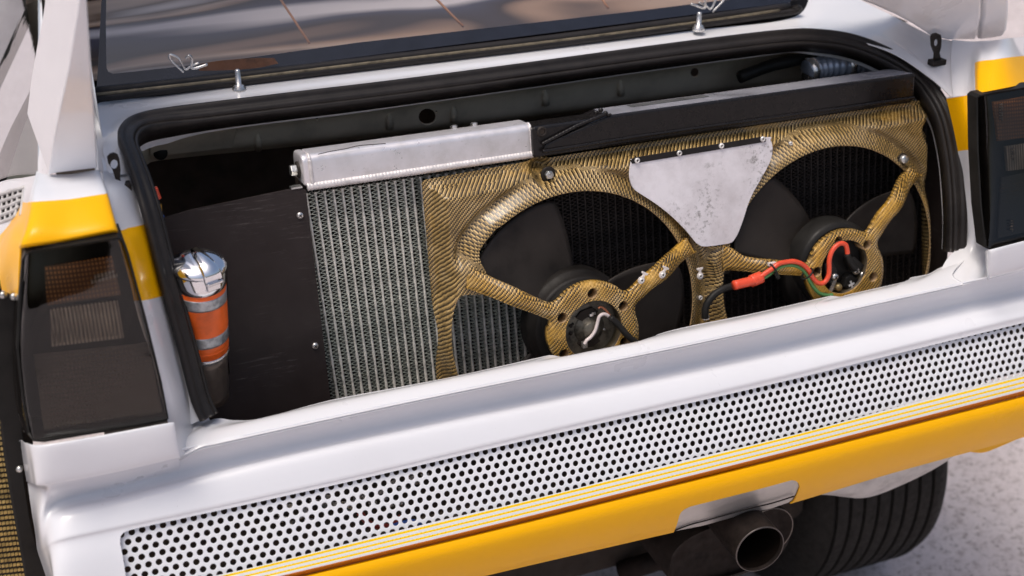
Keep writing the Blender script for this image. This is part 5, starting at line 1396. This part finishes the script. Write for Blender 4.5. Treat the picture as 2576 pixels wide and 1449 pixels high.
m_.box(c, a*.0058, b*.0015, NO*.0008); m_.box(c, b*.0068, a*.0015, NO*.0007); m_.build('plus_mark', simple('grey_print', (.5, .5, .5), .5), fr_, smooth=False)
cable('terminal_boot', [(2130, 640), (2136, 655), (2143, 668), (2152, 678)], [.0048]*4 if False else .0055, black_plastic, fr_, fn=lambda a, b: S(a, b, .052))

# ------------------------------------------------------------------ wiring on the right fan
wl = thing('wiring_loom', 'red and green wires tied along the shroud arm to the right motor', 'wiring', S(1950, 700, .07))
g = lambda h: (lambda a, b: S(a, b, h))
cable('red_wire', [(1912, 697), (1930, 684), (1944, 675), (1958, 664), (1978, 659), (2000, 658), (2020, 666), (2034, 680), (2044, 698), (2058, 712), (2074, 710), (2084, 694), (2086, 676), (2086, 656), (2091, 636), (2102, 620), (2116, 612), (2127, 616), (2131, 628), (2132, 638)], .0040, wire_red, wl, fn=g(.071))
cable('green_wire', [(1914, 703), (1932, 692), (1946, 682), (1962, 672), (1980, 667), (2000, 668), (2018, 677), (2030, 690), (2038, 708), (2048, 724), (2062, 738), (2082, 743), (2094, 742)], .0033, wire_green, wl, fn=g(.066))
m_ = MB(); m_.tube(px_spline([(1846, 718), (1870, 712), (1891, 707), (1893, 706), (1915, 697)], 4, g(.066)), [.0078]*9+[.0100]*8, 16); m_.build('shrink_sleeve', wire_red, wl)
cable('black_lead', [(1774, 800), (1774, 780), (1780, 762), (1796, 742), (1818, 728), (1848, 718)], .006, black_plastic, wl, fn=g(.045))
for p, q in (((1940, 668), (1950, 690)), ((2035, 684), (2026, 694))):
    m_ = MB(); cc_ = S((p[0]+q[0])/2, (p[1]+q[1])/2, .068); a = (S(*p, .068)-S(*q, .068)).normalized(); n_ = a.cross(NO)
    ring_ = [cc_+a*(.0115*math.cos(t_))+NO*(.009*math.sin(t_)) for t_ in [2*math.pi*k/16 for k in range(17)]]; m_.tube(ring_, .0015, 6, cap=False)
    if p[0] < 2000: m_.box(S(1954, 693, .072), a*.006, n_*.0028, NO*.003)
    m_.build('cable_tie', black_plastic, wl)
m_ = MB(); m_.box(S(1942, 664, .064), AX*.007, EV*.003, NO*.003); m_.build('tie_mount', plastic_white, wl, smooth=False, bevel=.001)

# ------------------------------------------------------------------ hoses in the upper right corner
h1 = thing('coolant_hose', 'ribbed silver and blue hose with bright bands in the upper right corner', 'hose', P(2090, 175, .42))
m_ = MB(); pts = px_spline([(2030, 182), (2060, 172), (2100, 166), (2150, 162), (2190, 160)], 12, lambda a, b: P(a, b, .40)); m_.tube(pts, [.020+.0022*math.sin(i*1.5) for i in range(len(pts))], 20); m_.build('ribbed_hose', simple('blue_grey_hose', (.30, .34, .42), .3, .4), h1)
for x, y in ((2038, 178), (2132, 164)):
    m_ = MB(); m_.tube([P(x-7, y+1.2, .40), P(x+7, y-1.2, .40)], .0232, 24); m_.build('hose_band', steel, h1)
h2 = thing('black_hose', 'black hose curving under the rubber seal at the upper right', 'hose', P(2050, 150, .45))
cable('hose_run', [(1860, 195), (1930, 168), (2010, 150), (2100, 140), (2180, 150), (2215, 165)], .011, black_plastic, h2, .43)
m_ = MB(); m_.lathe(P(2196, 160, .385), V((-.2, -1, .3)), [(0, .006), (.006, .005), (.008, 0), (.008, -.006)], 6); m_.build('hose_fitting', steel, h2, smooth=False)
